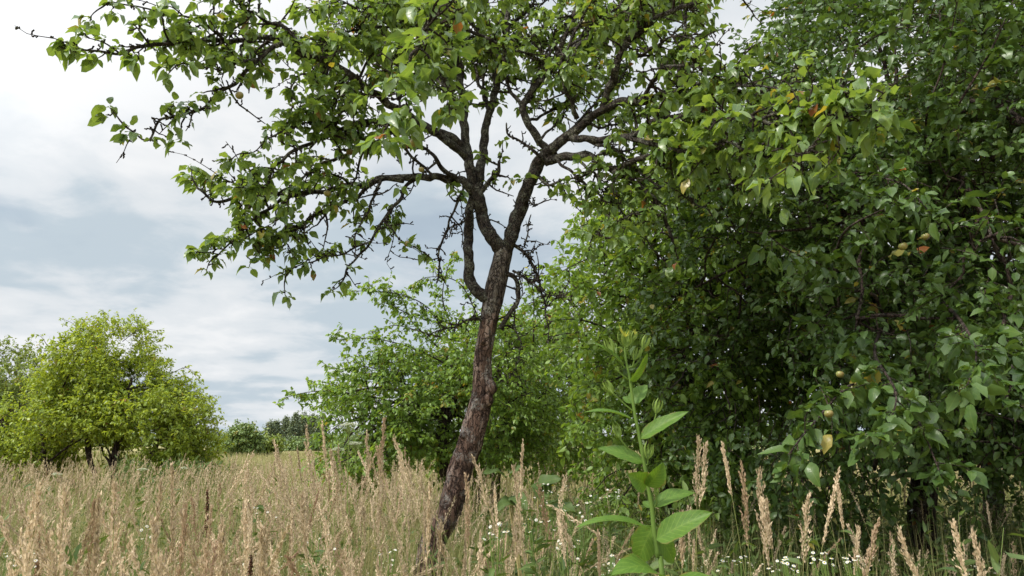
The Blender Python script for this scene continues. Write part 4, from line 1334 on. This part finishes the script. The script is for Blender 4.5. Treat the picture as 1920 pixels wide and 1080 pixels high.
def meadow():
    rng = np.random.default_rng(80)
    # --- near reeds
    g = Geo()
    p = wedge(rng, 640, 2.0, 4.6)
    s = shade_side(p)
    keep = (rng.random(len(p)) > s * .72) & (clumpy(p, 1.2, 5) > -.42)
    p = p[keep]
    h = np.clip(rng.normal(.98, .15, len(p)), .6, 1.36)
    # keep the nearest heads below the eye
    h = np.minimum(h, EYE - .10 * p[:, 1] * rng.uniform(.35, 1.6, len(p)))
    stalk_geo(g, rng, p, h, rng.normal(.5, 1.5, len(p)), np.abs(rng.normal(.16, .24, len(p))), rng.uniform(.15, .27, len(p)), 22, 11, .0115, .0021, 0)
    # --- middle
    p = wedge(rng, 2100, 4.6, 9.5)
    s = shade_side(p)
    p = p[(rng.random(len(p)) > s * .85) & (clumpy(p, .8, 9) > -.4)]
    h = np.clip(rng.normal(.98, .15, len(p)), .6, 1.42)
    stalk_geo(g, rng, p, h, rng.normal(.5, 1.5, len(p)), np.abs(rng.normal(.16, .22, len(p))), rng.uniform(.14, .26, len(p)), 13, 6, .016, .0028, 1, grow=1.2)
    p = wedge(rng, 5500, 9.5, 20)
    s = shade_side(p)
    p = p[(rng.random(len(p)) > s * .6) & (clumpy(p, .5, 2) > -.35)]
    h = np.clip(rng.normal(.95, .13, len(p)), .6, 1.3)
    stalk_geo(g, rng, p, h, rng.normal(.5, 1.5, len(p)), np.abs(rng.normal(.15, .15, len(p))), rng.uniform(.14, .22, len(p)), 7, 3, .03, .004, 2, grow=1.6)
    # --- taller clumps: older reeds left of the trunk, big heads along the bottom left
    for n, xa, xb, ya, yb, ta, tb, la, lb in ((95, 460, 800, 3.0, 5.2, 838, 960, .18, .27), (34, -20, 540, 1.6, 2.3, 935, 1085, .16, .24), (26, 300, 700, 2.2, 3.2, 930, 1060, .17, .24), (12, 890, 1060, 2.4, 3.4, 890, 1010, .16, .23)):
        Yv = rng.uniform(ya, yb, n)
        tp = np.array([at(rng.uniform(xa, xb), rng.uniform(ta, tb), q) for q in Yv])
        ln_ = np.abs(rng.normal(.14, .17, n))
        azv = np.where(rng.random(n) < .7, 3.14, 0) + rng.normal(0, .7, n)
        hv = tp[:, 2] / (1 - .28 * ln_ ** 2)
        pv = tp - np.stack([np.cos(azv) * ln_ * hv, np.sin(azv) * ln_ * hv, tp[:, 2]], -1)
        stalk_geo(g, rng, pv, hv, azv, ln_, rng.uniform(la, lb, n), 22, 12, .0115, .0021, 0)
    # --- blades, green low down and straw higher up
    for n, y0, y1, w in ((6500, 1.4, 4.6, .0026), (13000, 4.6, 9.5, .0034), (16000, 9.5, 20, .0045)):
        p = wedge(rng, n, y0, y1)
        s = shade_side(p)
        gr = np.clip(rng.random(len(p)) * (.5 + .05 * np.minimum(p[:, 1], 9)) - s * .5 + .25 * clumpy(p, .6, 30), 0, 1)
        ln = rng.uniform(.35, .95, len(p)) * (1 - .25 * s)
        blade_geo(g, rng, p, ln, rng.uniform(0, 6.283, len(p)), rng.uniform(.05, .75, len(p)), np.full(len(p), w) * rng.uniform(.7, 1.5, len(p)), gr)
    # thin dry stems, also in the shade by the trees
    for n, y0, y1 in ((2600, 1.8, 4.6), (4200, 4.6, 10)):
        p = wedge(rng, n, y0, y1)
        ln = np.minimum(rng.uniform(.6, 1.25, len(p)), EYE - .07 * p[:, 1])
        ln = np.maximum(ln, .5)
        blade_geo(g, rng, p, ln, rng.uniform(0, 6.283, len(p)), np.abs(rng.normal(.1, .2, len(p))), np.full(len(p), .0011) * rng.uniform(.7, 1.6, len(p)) * (1 + .12 * p[:, 1]), rng.uniform(.55, 1.0, len(p)))
    o = g.build('meadow_grass', GM)
    o['kind'] = 'stuff'
    o['label'] = 'tall straw coloured reed grass with feathery heads covering the meadow'
    o['category'] = 'grass'
    # --- far meadow
    g = Geo()
    for n, y0, y1, w, l0, l1 in ((42000, 20, 50, .011, .5, .95), (36000, 50, 130, .03, .45, .9)):
        p = wedge(rng, n, y0, y1, .84, 1)
        cl = clumpy(p * np.array([.4, 1, 1]), .12, 11)
        gr = np.clip(.72 + .5 * cl + rng.normal(0, .2, len(p)), 0, 1)
        blade_geo(g, rng, p, rng.uniform(l0, l1, len(p)), rng.uniform(0, 6.283, len(p)), rng.uniform(.05, .5, len(p)), np.full(len(p), w), gr, K=3)
    o = g.build('far_meadow_grass', GM)
    o['kind'] = 'stuff'
    o['label'] = 'pale dry grass of the open far meadow'
    o['category'] = 'grass'
    # --- leafy undergrowth: low forbs everywhere, dense by the trees
    g = Geo()
    p = wedge(rng, 7500, 1.7, 11)
    s = shade_side(p)
    p = p[rng.random(len(p)) < .12 + .85 * s]
    U = np.repeat(np.array([[0, 0, 1.0]]), len(p), 0)
    hh = np.minimum(rng.uniform(.4, 1.15, len(p)), EYE - .13 * p[:, 1].clip(0, 4))
    P = branchlets(rng, p + U * (hh * .45)[:, None], U, 1.0, 0, spread=.18)
    P = p[:, None, :] + (P - P[:, :1]) * hh[:, None, None]
    v, q, tt = tubes(P, np.repeat(np.linspace(.0022, .0009, 5)[None], len(P), 0), 3, np.full((len(P), 3), .7))
    g.add(v, q, tint=tt, mat=1)
    lp, ax, nr, sz, t2 = leaves_on(rng, P, 20, .062, .01, drop=.3)
    add_leaves(g, lp, ax + np.array([0, 0, .35]), nr, sz, rng, 'long', t2, fold=.3, curl=.35, widen=1.5)
    # weeds round the left tree and bluish reeds at its right foot
    n = 800
    c = np.stack([rng.uniform(-15, -7.0, n), rng.uniform(17, 20, n), np.zeros(n)], -1)
    c = c[(c[:, 0] < -12.3) | (c[:, 0] > -9.2)]
    n = len(c)
    P = c[:, None, :] + np.cumsum(np.concatenate([np.zeros((n, 1, 3)), rng.normal(0, .04, (n, 4, 3)) + np.array([0, 0, .24])], 1), 1)
    v, q, tt = tubes(P, np.full((n, 5), .004), 3, np.full((n, 3), .7))
    g.add(v, q, tint=tt, mat=1)
    lp, ax, nr, sz, t2 = leaves_on(rng, P, 12, .13, .01, drop=.3)
    add_leaves(g, lp, ax + np.array([0, 0, .6]), nr, sz, rng, 'long', t2, widen=1.3)
    o = g.build('undergrowth', [M['leaf_weed'], M['stem']])
    o['kind'] = 'stuff'
    o['label'] = 'green leafy undergrowth between the grass and under the trees'
    o['category'] = 'undergrowth'
    # --- small white flowers sprinkled through the grass
    g = Geo()
    p = wedge(rng, 900, 1.9, 9)
    p = p[(clumpy(p, .9, 44) > -.05)]
    hh = rng.uniform(.45, .92, len(p))
    hh = np.minimum(hh, EYE - .15 * p[:, 1])
    hh = np.clip(hh, .3, 1.0)
    hd = []
    stp = []
    for k in range(5):
        o_ = rng.normal(0, .035, (len(p), 3)) + np.array([0, 0, 1.0]) * hh[:, None]
        hd.append(p + o_)
        st = np.stack([p, p + np.array([0, 0, .7]) * hh[:, None], p + o_], 1)
        stp.append(st)
    stp = np.concatenate(stp)
    v, q, tt = tubes(stp, np.full((len(stp), 3), .0009), 3, np.full((len(stp), 3), .8))
    g.add(v, q, tint=tt, mat=0)
    hd = np.concatenate(hd)
    disks(g, rng, hd, rng.uniform(.004, .0075, len(hd)), rng.normal(0, .4, (len(hd), 3)) + np.array([0, -.3, 1]))
    o = g.build('wildflowers', GM)
    o['kind'] = 'stuff'
    o['label'] = 'tiny white daisy flowers sprinkled through the grass'
    o['category'] = 'flowers'


meadow()


# ------------------------------------------------------------------ single reeds that stand out
def single_reed(seed, label, px, py_tip, Y, plen, lean_px, group, nb=24, ns=14):
    """a reed whose head tip is at (px,py_tip); lean_px = sideways drift over the head"""
    rng = np.random.default_rng(seed)
    tip = at(px, py_tip, Y)
    h = tip[2] + .02
    dx = lean_px / FPX * Y
    lean = abs(dx) / plen * .42
    az = np.array([0.0 if dx > 0 else math.pi]) + rng.normal(0, .25, 1)
    base = np.array([[tip[0] - math.cos(az[0]) * lean * h, Y - math.sin(az[0]) * lean * h, 0.0]])
    h = h / max(.5, 1 - .28 * lean * lean)
    root = thing('reed_stalk', label, 'grass stalk', tuple(base[0]), group)
    g = Geo()
    P = stalk_geo(g, rng, base, np.array([h]), az, np.array([lean]), np.array([plen]), nb, ns, .0115, .0021, 0, stem_r=.0021)
    # split stem and head into two meshes
    gs, gh = Geo(), Geo()
    gs.add(g.v[0], g.q[0], tint=g.c[0])
    gh.add(g.v[1], g.q[1] - len(g.v[0]), tint=g.c[1])
    gs.build('stem', M['stem'], root, at_origin=base[0])
    gh.build('seed_head', M['panicle'], root, at_origin=base[0])
    gb = Geo()
    n = 3
    blade_geo(gb, rng, np.repeat(base, n, 0) + np.array([[0, 0, z] for z in (.15, .32, .5)]) * h * .6, rng.uniform(.3, .5, n), rng.uniform(0, 6.28, n), rng.uniform(.3, .8, n), np.full(n, .0028), rng.uniform(.2, .8, n), mat=0)
    gb.build('leaf', M['blade'], root, at_origin=base[0])


REEDS = [
    (1357, 855, 2.3, .14, -14, 'slender pale reed standing highest before the dark tree'),
    (1392, 897, 2.3, .22, -6, 'thick tan reed second from the left before the dark tree'),
    (1424, 903, 2.3, .24, 2, 'dense upright reed in the middle of the trio before the dark tree'),
    (1431, 958, 2.2, .17, -4, 'shorter reed leaning on the dense upright one'),
    (1438, 962, 2.25, .13, -6, 'narrow reed at the right of the dense upright one'),
    (1516, 948, 2.3, .19, 22, 'feathery reed leaning right beside the tallest leaning one'),
    (1570, 908, 2.2, .2, 55, 'long feathery reed slanting right before the dark tree'),
    (1573, 930, 2.4, .13, -4, 'neat narrow reed upright beside the long slanting one'),
    (1610, 1014, 2.2, .12, 16, 'reddish short reed above the white flowers at lower right'),
    (1645, 1000, 2.1, .15, 40, 'forked pale reed at lower right'),
    (1692, 1022, 2.0, .16, -40, 'reed bent left at the foot of the right trunk'),
    (1790, 1003, 2.1, .16, -20, 'loose pale reed at lower right below the right edge trunk'),
    (1828, 1020, 2.1, .15, -6, 'last upright tan reed near the lower right corner'),
    (1325, 850, 2.6, .2, 24, 'twin reed behind the broad leaved plant on its right'),
    (1310, 840, 2.7, .22, 14, 'tall reed brushing the leaves right of the broad leaved plant'),
    (1278, 985, 2.2, .14, 4, 'short pale reed right of the broad leaved plant base'),
    (516, 846, 3.2, .24, -40, 'brown reed leaning left against the far meadow'),
    (574, 822, 2.9, .26, -26, 'tall golden reed rising above the horizon'),
    (604, 812, 3.0, .24, -22, 'tallest reed rising above the horizon by the near shoots'),
    (720, 800, 3.1, .22, 8, 'straight brown reed before the spreading tree'),
    (688, 828, 3.4, .18, -6, 'thin reed below the white umbel'),
    (745, 842, 2.7, .26, -60, 'arching tan reed drooping left of the trunk'),
    (806, 935, 2.1, .2, 4, 'bright blond reed right before the base of the leaning trunk'),
    (980, 850, 3.0, .2, 4, 'rust brown reed right of the leaning trunk'),
    (893, 880, 2.6, .26, -55, 'long reed slanting across just right of the trunk'),
    (965, 898, 2.4, .26, -22, 'tan reed before the white daisies'),
    (874, 915, 2.4, .22, -6, 'upright reed touching the right side of the trunk'),
    (70, 950, 1.9, .26, 3, 'thick upright reed near the left edge'),
    (120, 945, 1.95, .24, -8, 'reed with a full head second from the left edge'),
    (215, 935, 2.1, .2, -12, 'narrow reed in the left foreground between thicker ones'),
    (322, 905, 2.2, .26, -26, 'big reed with a split head in the left foreground'),
    (285, 1010, 1.8, .2, -45, 'lowest reed with a drooping bushy head in the left foreground'),
    (182, 965, 2.0, .2, -10, 'upright pinkish reed in the left foreground'),
    (300, 925, 2.4, .22, 4, 'pale fluffy reed behind the split headed one'),
    (415, 1015, 1.9, .16, -14, 'small pale reed at the bottom between left and middle'),
    (490, 1022, 1.9, .14, -18, 'tiny forked reed at the bottom edge left of the trunk'),
]
for i, (px, py, Y, pl, ln, lab) in enumerate(REEDS):
    if px < 520 and py > 900:
        Y *= .8
    single_reed(200 + i, lab, px, py, Y, pl, ln, 'tall reed stalks with feathery heads')


# ------------------------------------------------------------------ the tall broad-leaved plant in front
def strap(p0, p1, w, up, arch, rng, cup=.25, n=11, wav=.04):
    """leaf blade as a 7-wide grid from p0 to p1, width w, facing 'up'"""
    p0, p1, up = map(lambda a: np.array(a, float), (p0, p1, up))
    ax = p1 - p0
    L = np.linalg.norm(ax)
    ax /= L
    sd = np.cross(ax, up)
    sd /= np.linalg.norm(sd)
    nn = np.cross(sd, ax)
    V, T = [], []
    ph = rng.uniform(0, 6)
    m = 7
    for i in range(n + 1):
        t = i / n
        ww = w * (math.sin(math.pi * min(1, t ** .72)) ** .75 if 0 < t < 1 else 0) * (1.0 if t > .05 else .5)
        for j in range(m):
            u = (j - 3) / 3
            edge = 1 + .05 * math.sin(t * 46 + j) * (abs(u) > .9)
            z = arch * L * math.sin(math.pi * t * .9) + cup * abs(u) ** 1.3 * ww + wav * w * math.sin(t * 11 + u * 2.0 + ph) * abs(u) - .012 * w * math.cos(t * 60 + abs(u) * 6)
            V.append(p0 + ax * L * t + sd * u * ww * edge + nn * z)
            T.append((rng.random() * .25 + .4, 0.1, abs(u), t))
    Q = []
    for i in range(n):
        for j in range(m - 1):
            a = i * m + j
            Q.append((a, a + 1, a + m + 1, a + m))
    return np.array(V), Q, np.array(T)


def tall_plant():
    rng = np.random.default_rng(90)
    Y = 1.95
    A = lambda px, py, dy=0.0: at(px, py, Y + dy)
    st = [(1243, 1085), (1234, 1045), (1226, 992), (1222, 950), (1214, 905), (1206, 858), (1198, 815), (1190, 775), (1185, 740), (1180, 705), (1174, 678), (1172, 650), (1174, 626)]
    pts = [A(*s) for s in st]
    b = pts[0].copy()
    b[2] = 0
    b[0] += .05
    mid = pts[0] * .5 + b * .5
    ctrl = [[*b, .0085], [*mid, .0075]] + [[*p, .0066 - .0040 * i / 12] for i, p in enumerate(pts)]
    root = thing('broad_leaved_plant', 'tall bright green plant with large pointed downy leaves and yellow buds in the right foreground', 'plant', tuple(b))
    g = Geo()
    P = catmull(ctrl, .015)
    rough_tube(g, P[:, :3], P[:, 3], 10, .08, 30, 3)
    g.build('stem', M['bud'], root, at_origin=b)
    up = np.array([0, -.25, 1.0])
    face = np.array([0, -1.0, .35])
    L = [  # base, tip, half width px, facing, arch, depth of base and tip
        ((1171, 686), (1109, 642), 9, (.5, -.5, .8), .06, 0, -.03, .35),
        ((1180, 718), (1214, 660), 13, (.8, -.7, -.2), .04, 0, -.03, .35),
        ((1184, 757), (1214, 722), 17, (-.5, -.9, .5), .05, .02, .03, .2),
        ((1184, 757), (1168, 744), 10, (.3, -.9, .6), .05, .02, .04, .2),
        ((1189, 788), (1092, 777), 13, (.1, -.25, 1), .10, 0, -.02, .3),
        ((1199, 823), (1293, 772), 15, (-.4, -.75, .55), .05, 0, -.04, .3),
        ((1206, 868), (1120, 842), 20, (-.15, -.6, .9), .08, 0, .02, .15),
        ((1214, 908), (1175, 888), 19, (-.3, -1, .1), .10, -.01, -.05, .45),
        ((1214, 912), (1243, 866), 19, (.35, -1, .1), .10, -.01, -.04, .45),
        ((1223, 951), (1304, 927), 18, (-.1, -.6, .9), .12, .0, .03, .2),
        ((1222, 953), (1206, 940), 9, (0, -.7, .7), .05, .02, .05, .2),
        ((1218, 992), (1077, 996), 15, (0, -.30, 1), .13, 0, -.05, .3),
        ((1230, 1012), (1338, 962), 24, (-.35, -.8, .6), .06, -.01, -.08, .25),
        ((1224, 985), (1196, 1056), 26, (-.25, -1, .35), .08, .02, .07, .1),
        ((1230, 1000), (1262, 1056), 22, (.3, -1, .4), .08, .02, .07, .1),
        ((1248, 1092), (1140, 1090), 34, (0, -.45, 1), .22, -.02, -.12, .15),
        ((1251, 1100), (1360, 1112), 30, (0, -.4, 1), .14, -.02, -.1, .15),
        ((1254, 1150), (1170, 1180), 34, (0, -.4, 1), .15, 0, .1, .15),
        ((1258, 1180), (1350, 1215), 34, (0, -.4, 1), .15, 0, .1, .15),
    ]
    for (b0, t0, w, f, ar, d0, d1, cup) in L:
        v, q, t = strap(A(*b0, d0), A(*t0, d1), w / FPX * Y, f, ar, rng, cup)
        g = Geo()
        g.add(v, q, tint=t)
        g.build('leaf', M['leaf_big'], root, at_origin=b)
    # buds on side stalks: base joint, bud foot, bud length (px)
    for j, k, ln, yl in (((1174, 640), (1174, 652), 40, 1), ((1172, 690), (1150, 664), 34, .6), ((1178, 690), (1189, 676), 30, .3), ((1186, 690), (1205, 655), 30, .8), ((1188, 772), (1150, 738), 32, .4),
                         ((1217, 803), (1230, 776), 28, .3), ((1178, 842), (1162, 822), 30, .2), ((1210, 872), (1214, 862), 34, .2), ((1179, 712), (1160, 697), 12, .1), ((1227, 950), (1230, 930), 18, .1), ((1174, 655), (1186, 640), 22, 1)):
        p0, p1 = A(*j), A(*k, -.01)
        g = Geo()
        mid_ = p0 * .5 + p1 * .5 + np.array([.004, 0, -.005])
        v, q, tt = tubes(np.array([[p0, mid_, p1]]), np.array([[.0024, .0021, .0022]]), 6, np.array([[.2, 0, 0]]))
        g.add(v, q, tint=tt)
        d = unit(p1 - p0 + np.array([0, 0, .03]))
        a = unit(np.cross(d, [0, 1, .1]))
        bb = np.cross(d, a)
        H = ln / FPX * Y
        for ring, (nn_, op, s) in enumerate(((3, .42, .95), (3, .14, 1.0))):
            for i in range(nn_):
                an = 6.283 * i / nn_ + ring * .5 + rng.uniform(-.2, .2)
                o = a * math.cos(an) + bb * math.sin(an)
                e = p1 + d * H * s * rng.uniform(.85, 1.1) + o * H * op * .55
                v, q, t = strap(p1 + o * .002, e, H * .095, o - d * .2, .22, rng, -.4, 6)
                t[:, 1] = yl * (.1 + .16 * ring) * np.repeat(np.linspace(0, 1, 7), 7) ** 1.5
                g.add(v, q, tint=t)
        if yl > .9:
            for i in range(9):
                an = rng.uniform(0, 6.283)
                o = a * math.cos(an) + bb * math.sin(an)
                e = p1 + d * H * rng.uniform(.85, 1.15) + o * H * rng.uniform(.1, .5)
                v, q, t = strap(p1 + d * H * .6, e, H * .04, o + d * .1, .05, rng, 0, 4)
                t[:, 1] = 1.0
                g.add(v, q, tint=t)
        g.build('bud', M['bud'], root, at_origin=b)


tall_plant()


# ------------------------------------------------------------------ other single weeds
def burdock():
    rng = np.random.default_rng(95)
    Y = 4.3
    b = gp(985, Y)
    root = thing('broad_leaved_weed', 'dark green weed with wide lobed leaves beside the foot of the leaning trunk', 'plant', tuple(b))
    for (b0, t0, w, f, d1) in (((950, 895), (905, 890), 20, (0, -.4, 1), -.1), ((955, 895), (985, 878), 16, (0, -.5, 1), -.05), 
                               ((1000, 920), (1055, 900), 24, (0, -.7, .8), -.1), ((1010, 905), (1020, 945), 26, (.2, -1, .4), -.1), ((970, 940), (930, 960), 22, (0, -.5, 1), -.1), ((1030, 950), (1080, 965), 24, (0, -.6, 1), -.1), ((960, 930), (990, 960), 20, (0, -.8, .7), -.15)):
        p0, p1 = at(*b0, Y), at(*t0, Y + d1)
        g = Geo()
        v, q, t = strap(p0, p1, w * .72 / FPX * Y, f, .14, rng, .2, 10, .2)
        g.add(v, q, tint=t)
        foot = b + np.array([rng.normal(0, .03), rng.normal(0, .03), 0])
        B = bez(foot, foot + np.array([0, 0, .4]), p0 - np.array([0, 0, .1]), p0, 9)
        v, q, _ = tubes(B[None], np.full((1, 9), .005), 6, np.full((1, 3), .3))
        g.add(v, q, mat=1)
        g.build('leaf', [M['leaf_weed'], M['stem']], root, at_origin=b)


burdock()


def umbel_plant(seed, label, px, py, Y, width_px):
    rng = np.random.default_rng(seed)
    top = at(px, py, Y)
    b = np.array([top[0] + .03, Y + .02, 0])
    root = thing('wild_carrot', label, 'wildflower', tuple(b), 'wild carrots with white umbels')
    S_ = bez(b, b + np.array([.02, 0, .5]), top - np.array([0, 0, .4]), top - np.array([0, 0, .05]), 14)
    g = Geo()
    v, q, tt = tubes(S_[None], np.linspace(.003, .0016, 14)[None], 6, np.full((1, 3), .6))
    g.add(v, q, tint=tt)
    g.build('stem', M['stem'], root, at_origin=b)
    g = Geo()
    rw = width_px / FPX * Y / 2
    n = 42
    ang = rng.random(n) * 6.283
    rr = np.sqrt(rng.random(n)) * rw
    e = top + np.stack([np.cos(ang) * rr, np.sin(ang) * rr, -.35 * rr ** 2 / rw + rng.normal(0, .002, n)], -1)
    ray = np.stack([np.repeat(S_[-1:], n, 0), (S_[-1:] + e) / 2 - np.array([0, 0, .006]), e - np.array([0, 0, .004])], 1)
    v, q, tt = tubes(ray, np.full((n, 3), .0006), 3, np.full((n, 3), .6))
    g.add(v, q, tint=tt * np.array([[1, 1, 0]]) + np.array([[0, .4, 0]]))
    c = np.repeat(e, 12, 0) + rng.normal(0, 1, (n * 12, 3)) * np.array([.0055, .0055, .0014])
    disks(g, rng, c, rng.uniform(.0016, .0028, len(c)), rng.normal(0, .3, (len(c), 3)) + np.array([0, 0, 1]), mat=0, sides=5)
    g.build('umbel', M['umbel'], root, at_origin=b)


umbel_plant(100, 'tallest white umbel flower standing over the grass left of the trunk', 655, 793, 3.3, 30)
umbel_plant(101, 'flat white umbel low over the left meadow by the left tree stems', 106, 887, 7, 16)
umbel_plant(102, 'white umbel below the bright bushy left tree', 268, 878, 7.5, 16)
umbel_plant(103, 'small white umbel right of the bushy left tree', 345, 876, 8, 12)
umbel_plant(104, 'pale umbel cluster just right of the tallest white umbel', 668, 828, 4.5, 26)
umbel_plant(105, 'small pale umbel left of the tallest white umbel', 634, 840, 4.8, 22)


def dock(seed, label, px, py0, py1, Y):
    rng = np.random.default_rng(seed)
    top, bot = at(px, py0, Y), at(px - 2, py1, Y)
    b = np.array([bot[0], Y, 0])
    root = thing('dock_stalk', label, 'dry weed', tuple(b), 'dark dry dock stalks')
    S_ = catmull(np.array([b, bot, (bot + top) / 2 + np.array([.004, 0, 0]), top]), .02)
    g = Geo()
    rough_tube(g, S_, np.linspace(.003, .0012, len(S_)), 6, .1, 20, seed)
    g.build('stem', M['dock'], root, at_origin=b)
    g = Geo()
    n = 170
    t = rng.random(n) ** .9
    whorl = np.round(t * 14) / 14 + rng.normal(0, .016, n)
    c = bot + (top - bot) * whorl[:, None] + rng.normal(0, 1, (n, 3)) * np.array([.0042, .0042, .003]) * (1.15 - t[:, None] * .7)
    disks(g, rng, c, rng.uniform(.002, .0038, n), rng.normal(0, 1, (n, 3)), mat=0, sides=5)
    g.build('seed_spike', M['dock'], root, at_origin=b)


dock(110, 'dark brown dry dock spike left of centre in the grass', 389, 922, 1000, 2.8)
dock(111, 'dark brown dry dock spike at the bottom edge', 470, 1042, 1100, 2.3)


def fleabane(seed, label, heads, Y, r=.0050):
    """daisy plant; heads given as photo pixels"""
    rng = np.random.default_rng(seed)
    mx = np.mean([h[0] for h in heads])
    b = gp(mx, Y + .03)
    root = thing('daisy_fleabane', label, 'wildflower', tuple(b), 'white daisy clumps')
    H = [at(px, py, Y + rng.uniform(-.08, .08)) for px, py in heads]
    zc = min(h[2] for h in H) - .16
    g = Geo()
    fork = np.array([b[0], b[1], max(.2, zc)])
    v, q, tt = tubes(bez(b, b + np.array([.02, 0, .3]), fork - np.array([.02, 0, .2]), fork, 8)[None], np.linspace(.0024, .0018, 8)[None], 5, np.full((1, 3), .85))
    g.add(v, q, tint=tt)
    for h in H:
        B = bez(fork, fork + np.array([0, 0, .05]), h - np.array([0, 0, .06]), h, 7)
        v, q, tt = tubes(B[None], np.full((1, 7), .0009), 4, np.full((1, 3), .85))
        g.add(v, q, tint=tt)
    lf = Geo()
    n = 46
    k = rng.integers(0, 2, n)
    p = np.where(k[:, None] == 0, b + (fork - b) * rng.random(n)[:, None], fork + (np.array(H)[rng.integers(0, len(H), n)] - fork) * (rng.random(n) * .7)[:, None])
    add_leaves(lf, p, rng.normal(0, 1, (n, 3)) * np.array([1, 1, .3]) + np.array([0, 0, .5]), rng.normal(0, .4, (n, 3)) + np.array([0, 0, 1]), rng.uniform(.03, .06, n), rng, 'long', rng.uniform(0, .4, n), widen=1.3)
    g.build('stem', M['stem'], root, at_origin=b)
    lf.build('foliage', M['leaf_weed'], root, at_origin=b)
    for h in H:
        fg = Geo()
        nrm = unit(rng.normal(0, .35, 3) + np.array([0, -.35, 1]))
        a = unit(np.cross(nrm, [1, .2, 0]))
        c = np.cross(nrm, a)
        rr = r * rng.uniform(.8, 1.15)
        m = 22
        V, T, tn = [], [], []
        for i in range(m):
            an = 6.283 * i / m
            o = a * math.cos(an) + c * math.sin(an)
            w = a * -math.sin(an) + c * math.cos(an)
            i0 = len(V)
            V += [h + o * rr * .3, h + o * rr * .7 + w * rr * .13, h + o * rr + nrm * rr * rng.uniform(-.12, .1), h + o * rr * .7 - w * rr * .13]
            T += [(i0, i0 + 1, i0 + 2), (i0, i0 + 2, i0 + 3)]
            tn += [(rng.random(), 0, 0)] * 4
        fg.add(np.array(V), None, T, np.array(tn), 0)
        V, Q, tn = [], [], []
        for j in range(4):
            for i in range(10):
                an = 6.283 * i / 10
                rad = rr * .36 * math.cos(j / 3 * 1.45)
                V.append(h + nrm * rr * .26 * math.sin(j / 3 * 1.5) + (a * math.cos(an) + c * math.sin(an)) * rad)
                tn.append((.3, 1, 0))
        for j in range(3):
            for i in range(10):
                Q.append((j * 10 + i, j * 10 + (i + 1) % 10, (j + 1) * 10 + (i + 1) % 10, (j + 1) * 10 + i))
        fg.add(np.array(V), Q, tint=np.array(tn), mat=0)
        fg.build('flower_head', M['petal'], root, at_origin=b)


def scatter(seed, cx, cy, w, h, n):
    r = random.Random(seed)
    return [(cx + r.uniform(-w, w), cy + r.uniform(-h, h)) for _ in range(n)]


FB = [(930, 998, 18, 16, 11, 2.1, 'white daisy clump right of the trunk foot, the largest flowers there'),
      (1012, 985, 26, 12, 8, 2.3, 'white daisies left of the rusty stem in the middle'),
      (1085, 958, 22, 18, 12, 2.6, 'white daisies left of the broad leaved plant'),
      (1140, 925, 26, 12, 14, 3.2, 'far white daisies behind the broad leaved plant'),
      (1075, 1030, 26, 16, 9, 2.2, 'low white daisies below the left pointing leaf of the broad leaved plant'),
      (1165, 1050, 16, 14, 9, 2.3, 'white daisies under the broad leaved plant'),
      (1378, 1055, 20, 12, 9, 2.0, 'white daisies at the bottom below the upright reed trio'),
      (1465, 1058, 26, 12, 14, 1.95, 'dense white daisies at the bottom centre right'),
      (1540, 1048, 18, 10, 12, 2.0, 'white daisies under the long slanting reed'),
      (1602, 1048, 16, 6, 9, 2.0, 'flat white daisy cluster around the reddish short reed'),
      (1000, 940, 30, 10, 8, 3.0, 'small white daisies under the dark broad leaved weed'),
      (1040, 915, 22, 12, 9, 3.4, 'scattered white daisies right of the dark broad leaved weed'),
      (722, 1045, 16, 12, 8, 2.3, 'white daisies left of the blond reed at the trunk foot'),
      (45, 1045, 28, 16, 12, 2.0, 'white daisies in the lower left corner'),
      (265, 1000, 26, 14, 8, 2.6, 'white daisies among the left foreground reeds'),
      (600, 1010, 30, 18, 9, 2.8, 'white daisies in the grass midway between left edge and trunk'),
      (500, 960, 40, 14, 8, 3.2, 'sparse white daisies farther back in the left grass')]
for i, (cx, cy, w, h, n, Y, lab) in enumerate(FB):
    fleabane(120 + i, lab, scatter(i + 3, cx, cy, w * 1.25, h * 1.2, int(n * 1.05)), Y)
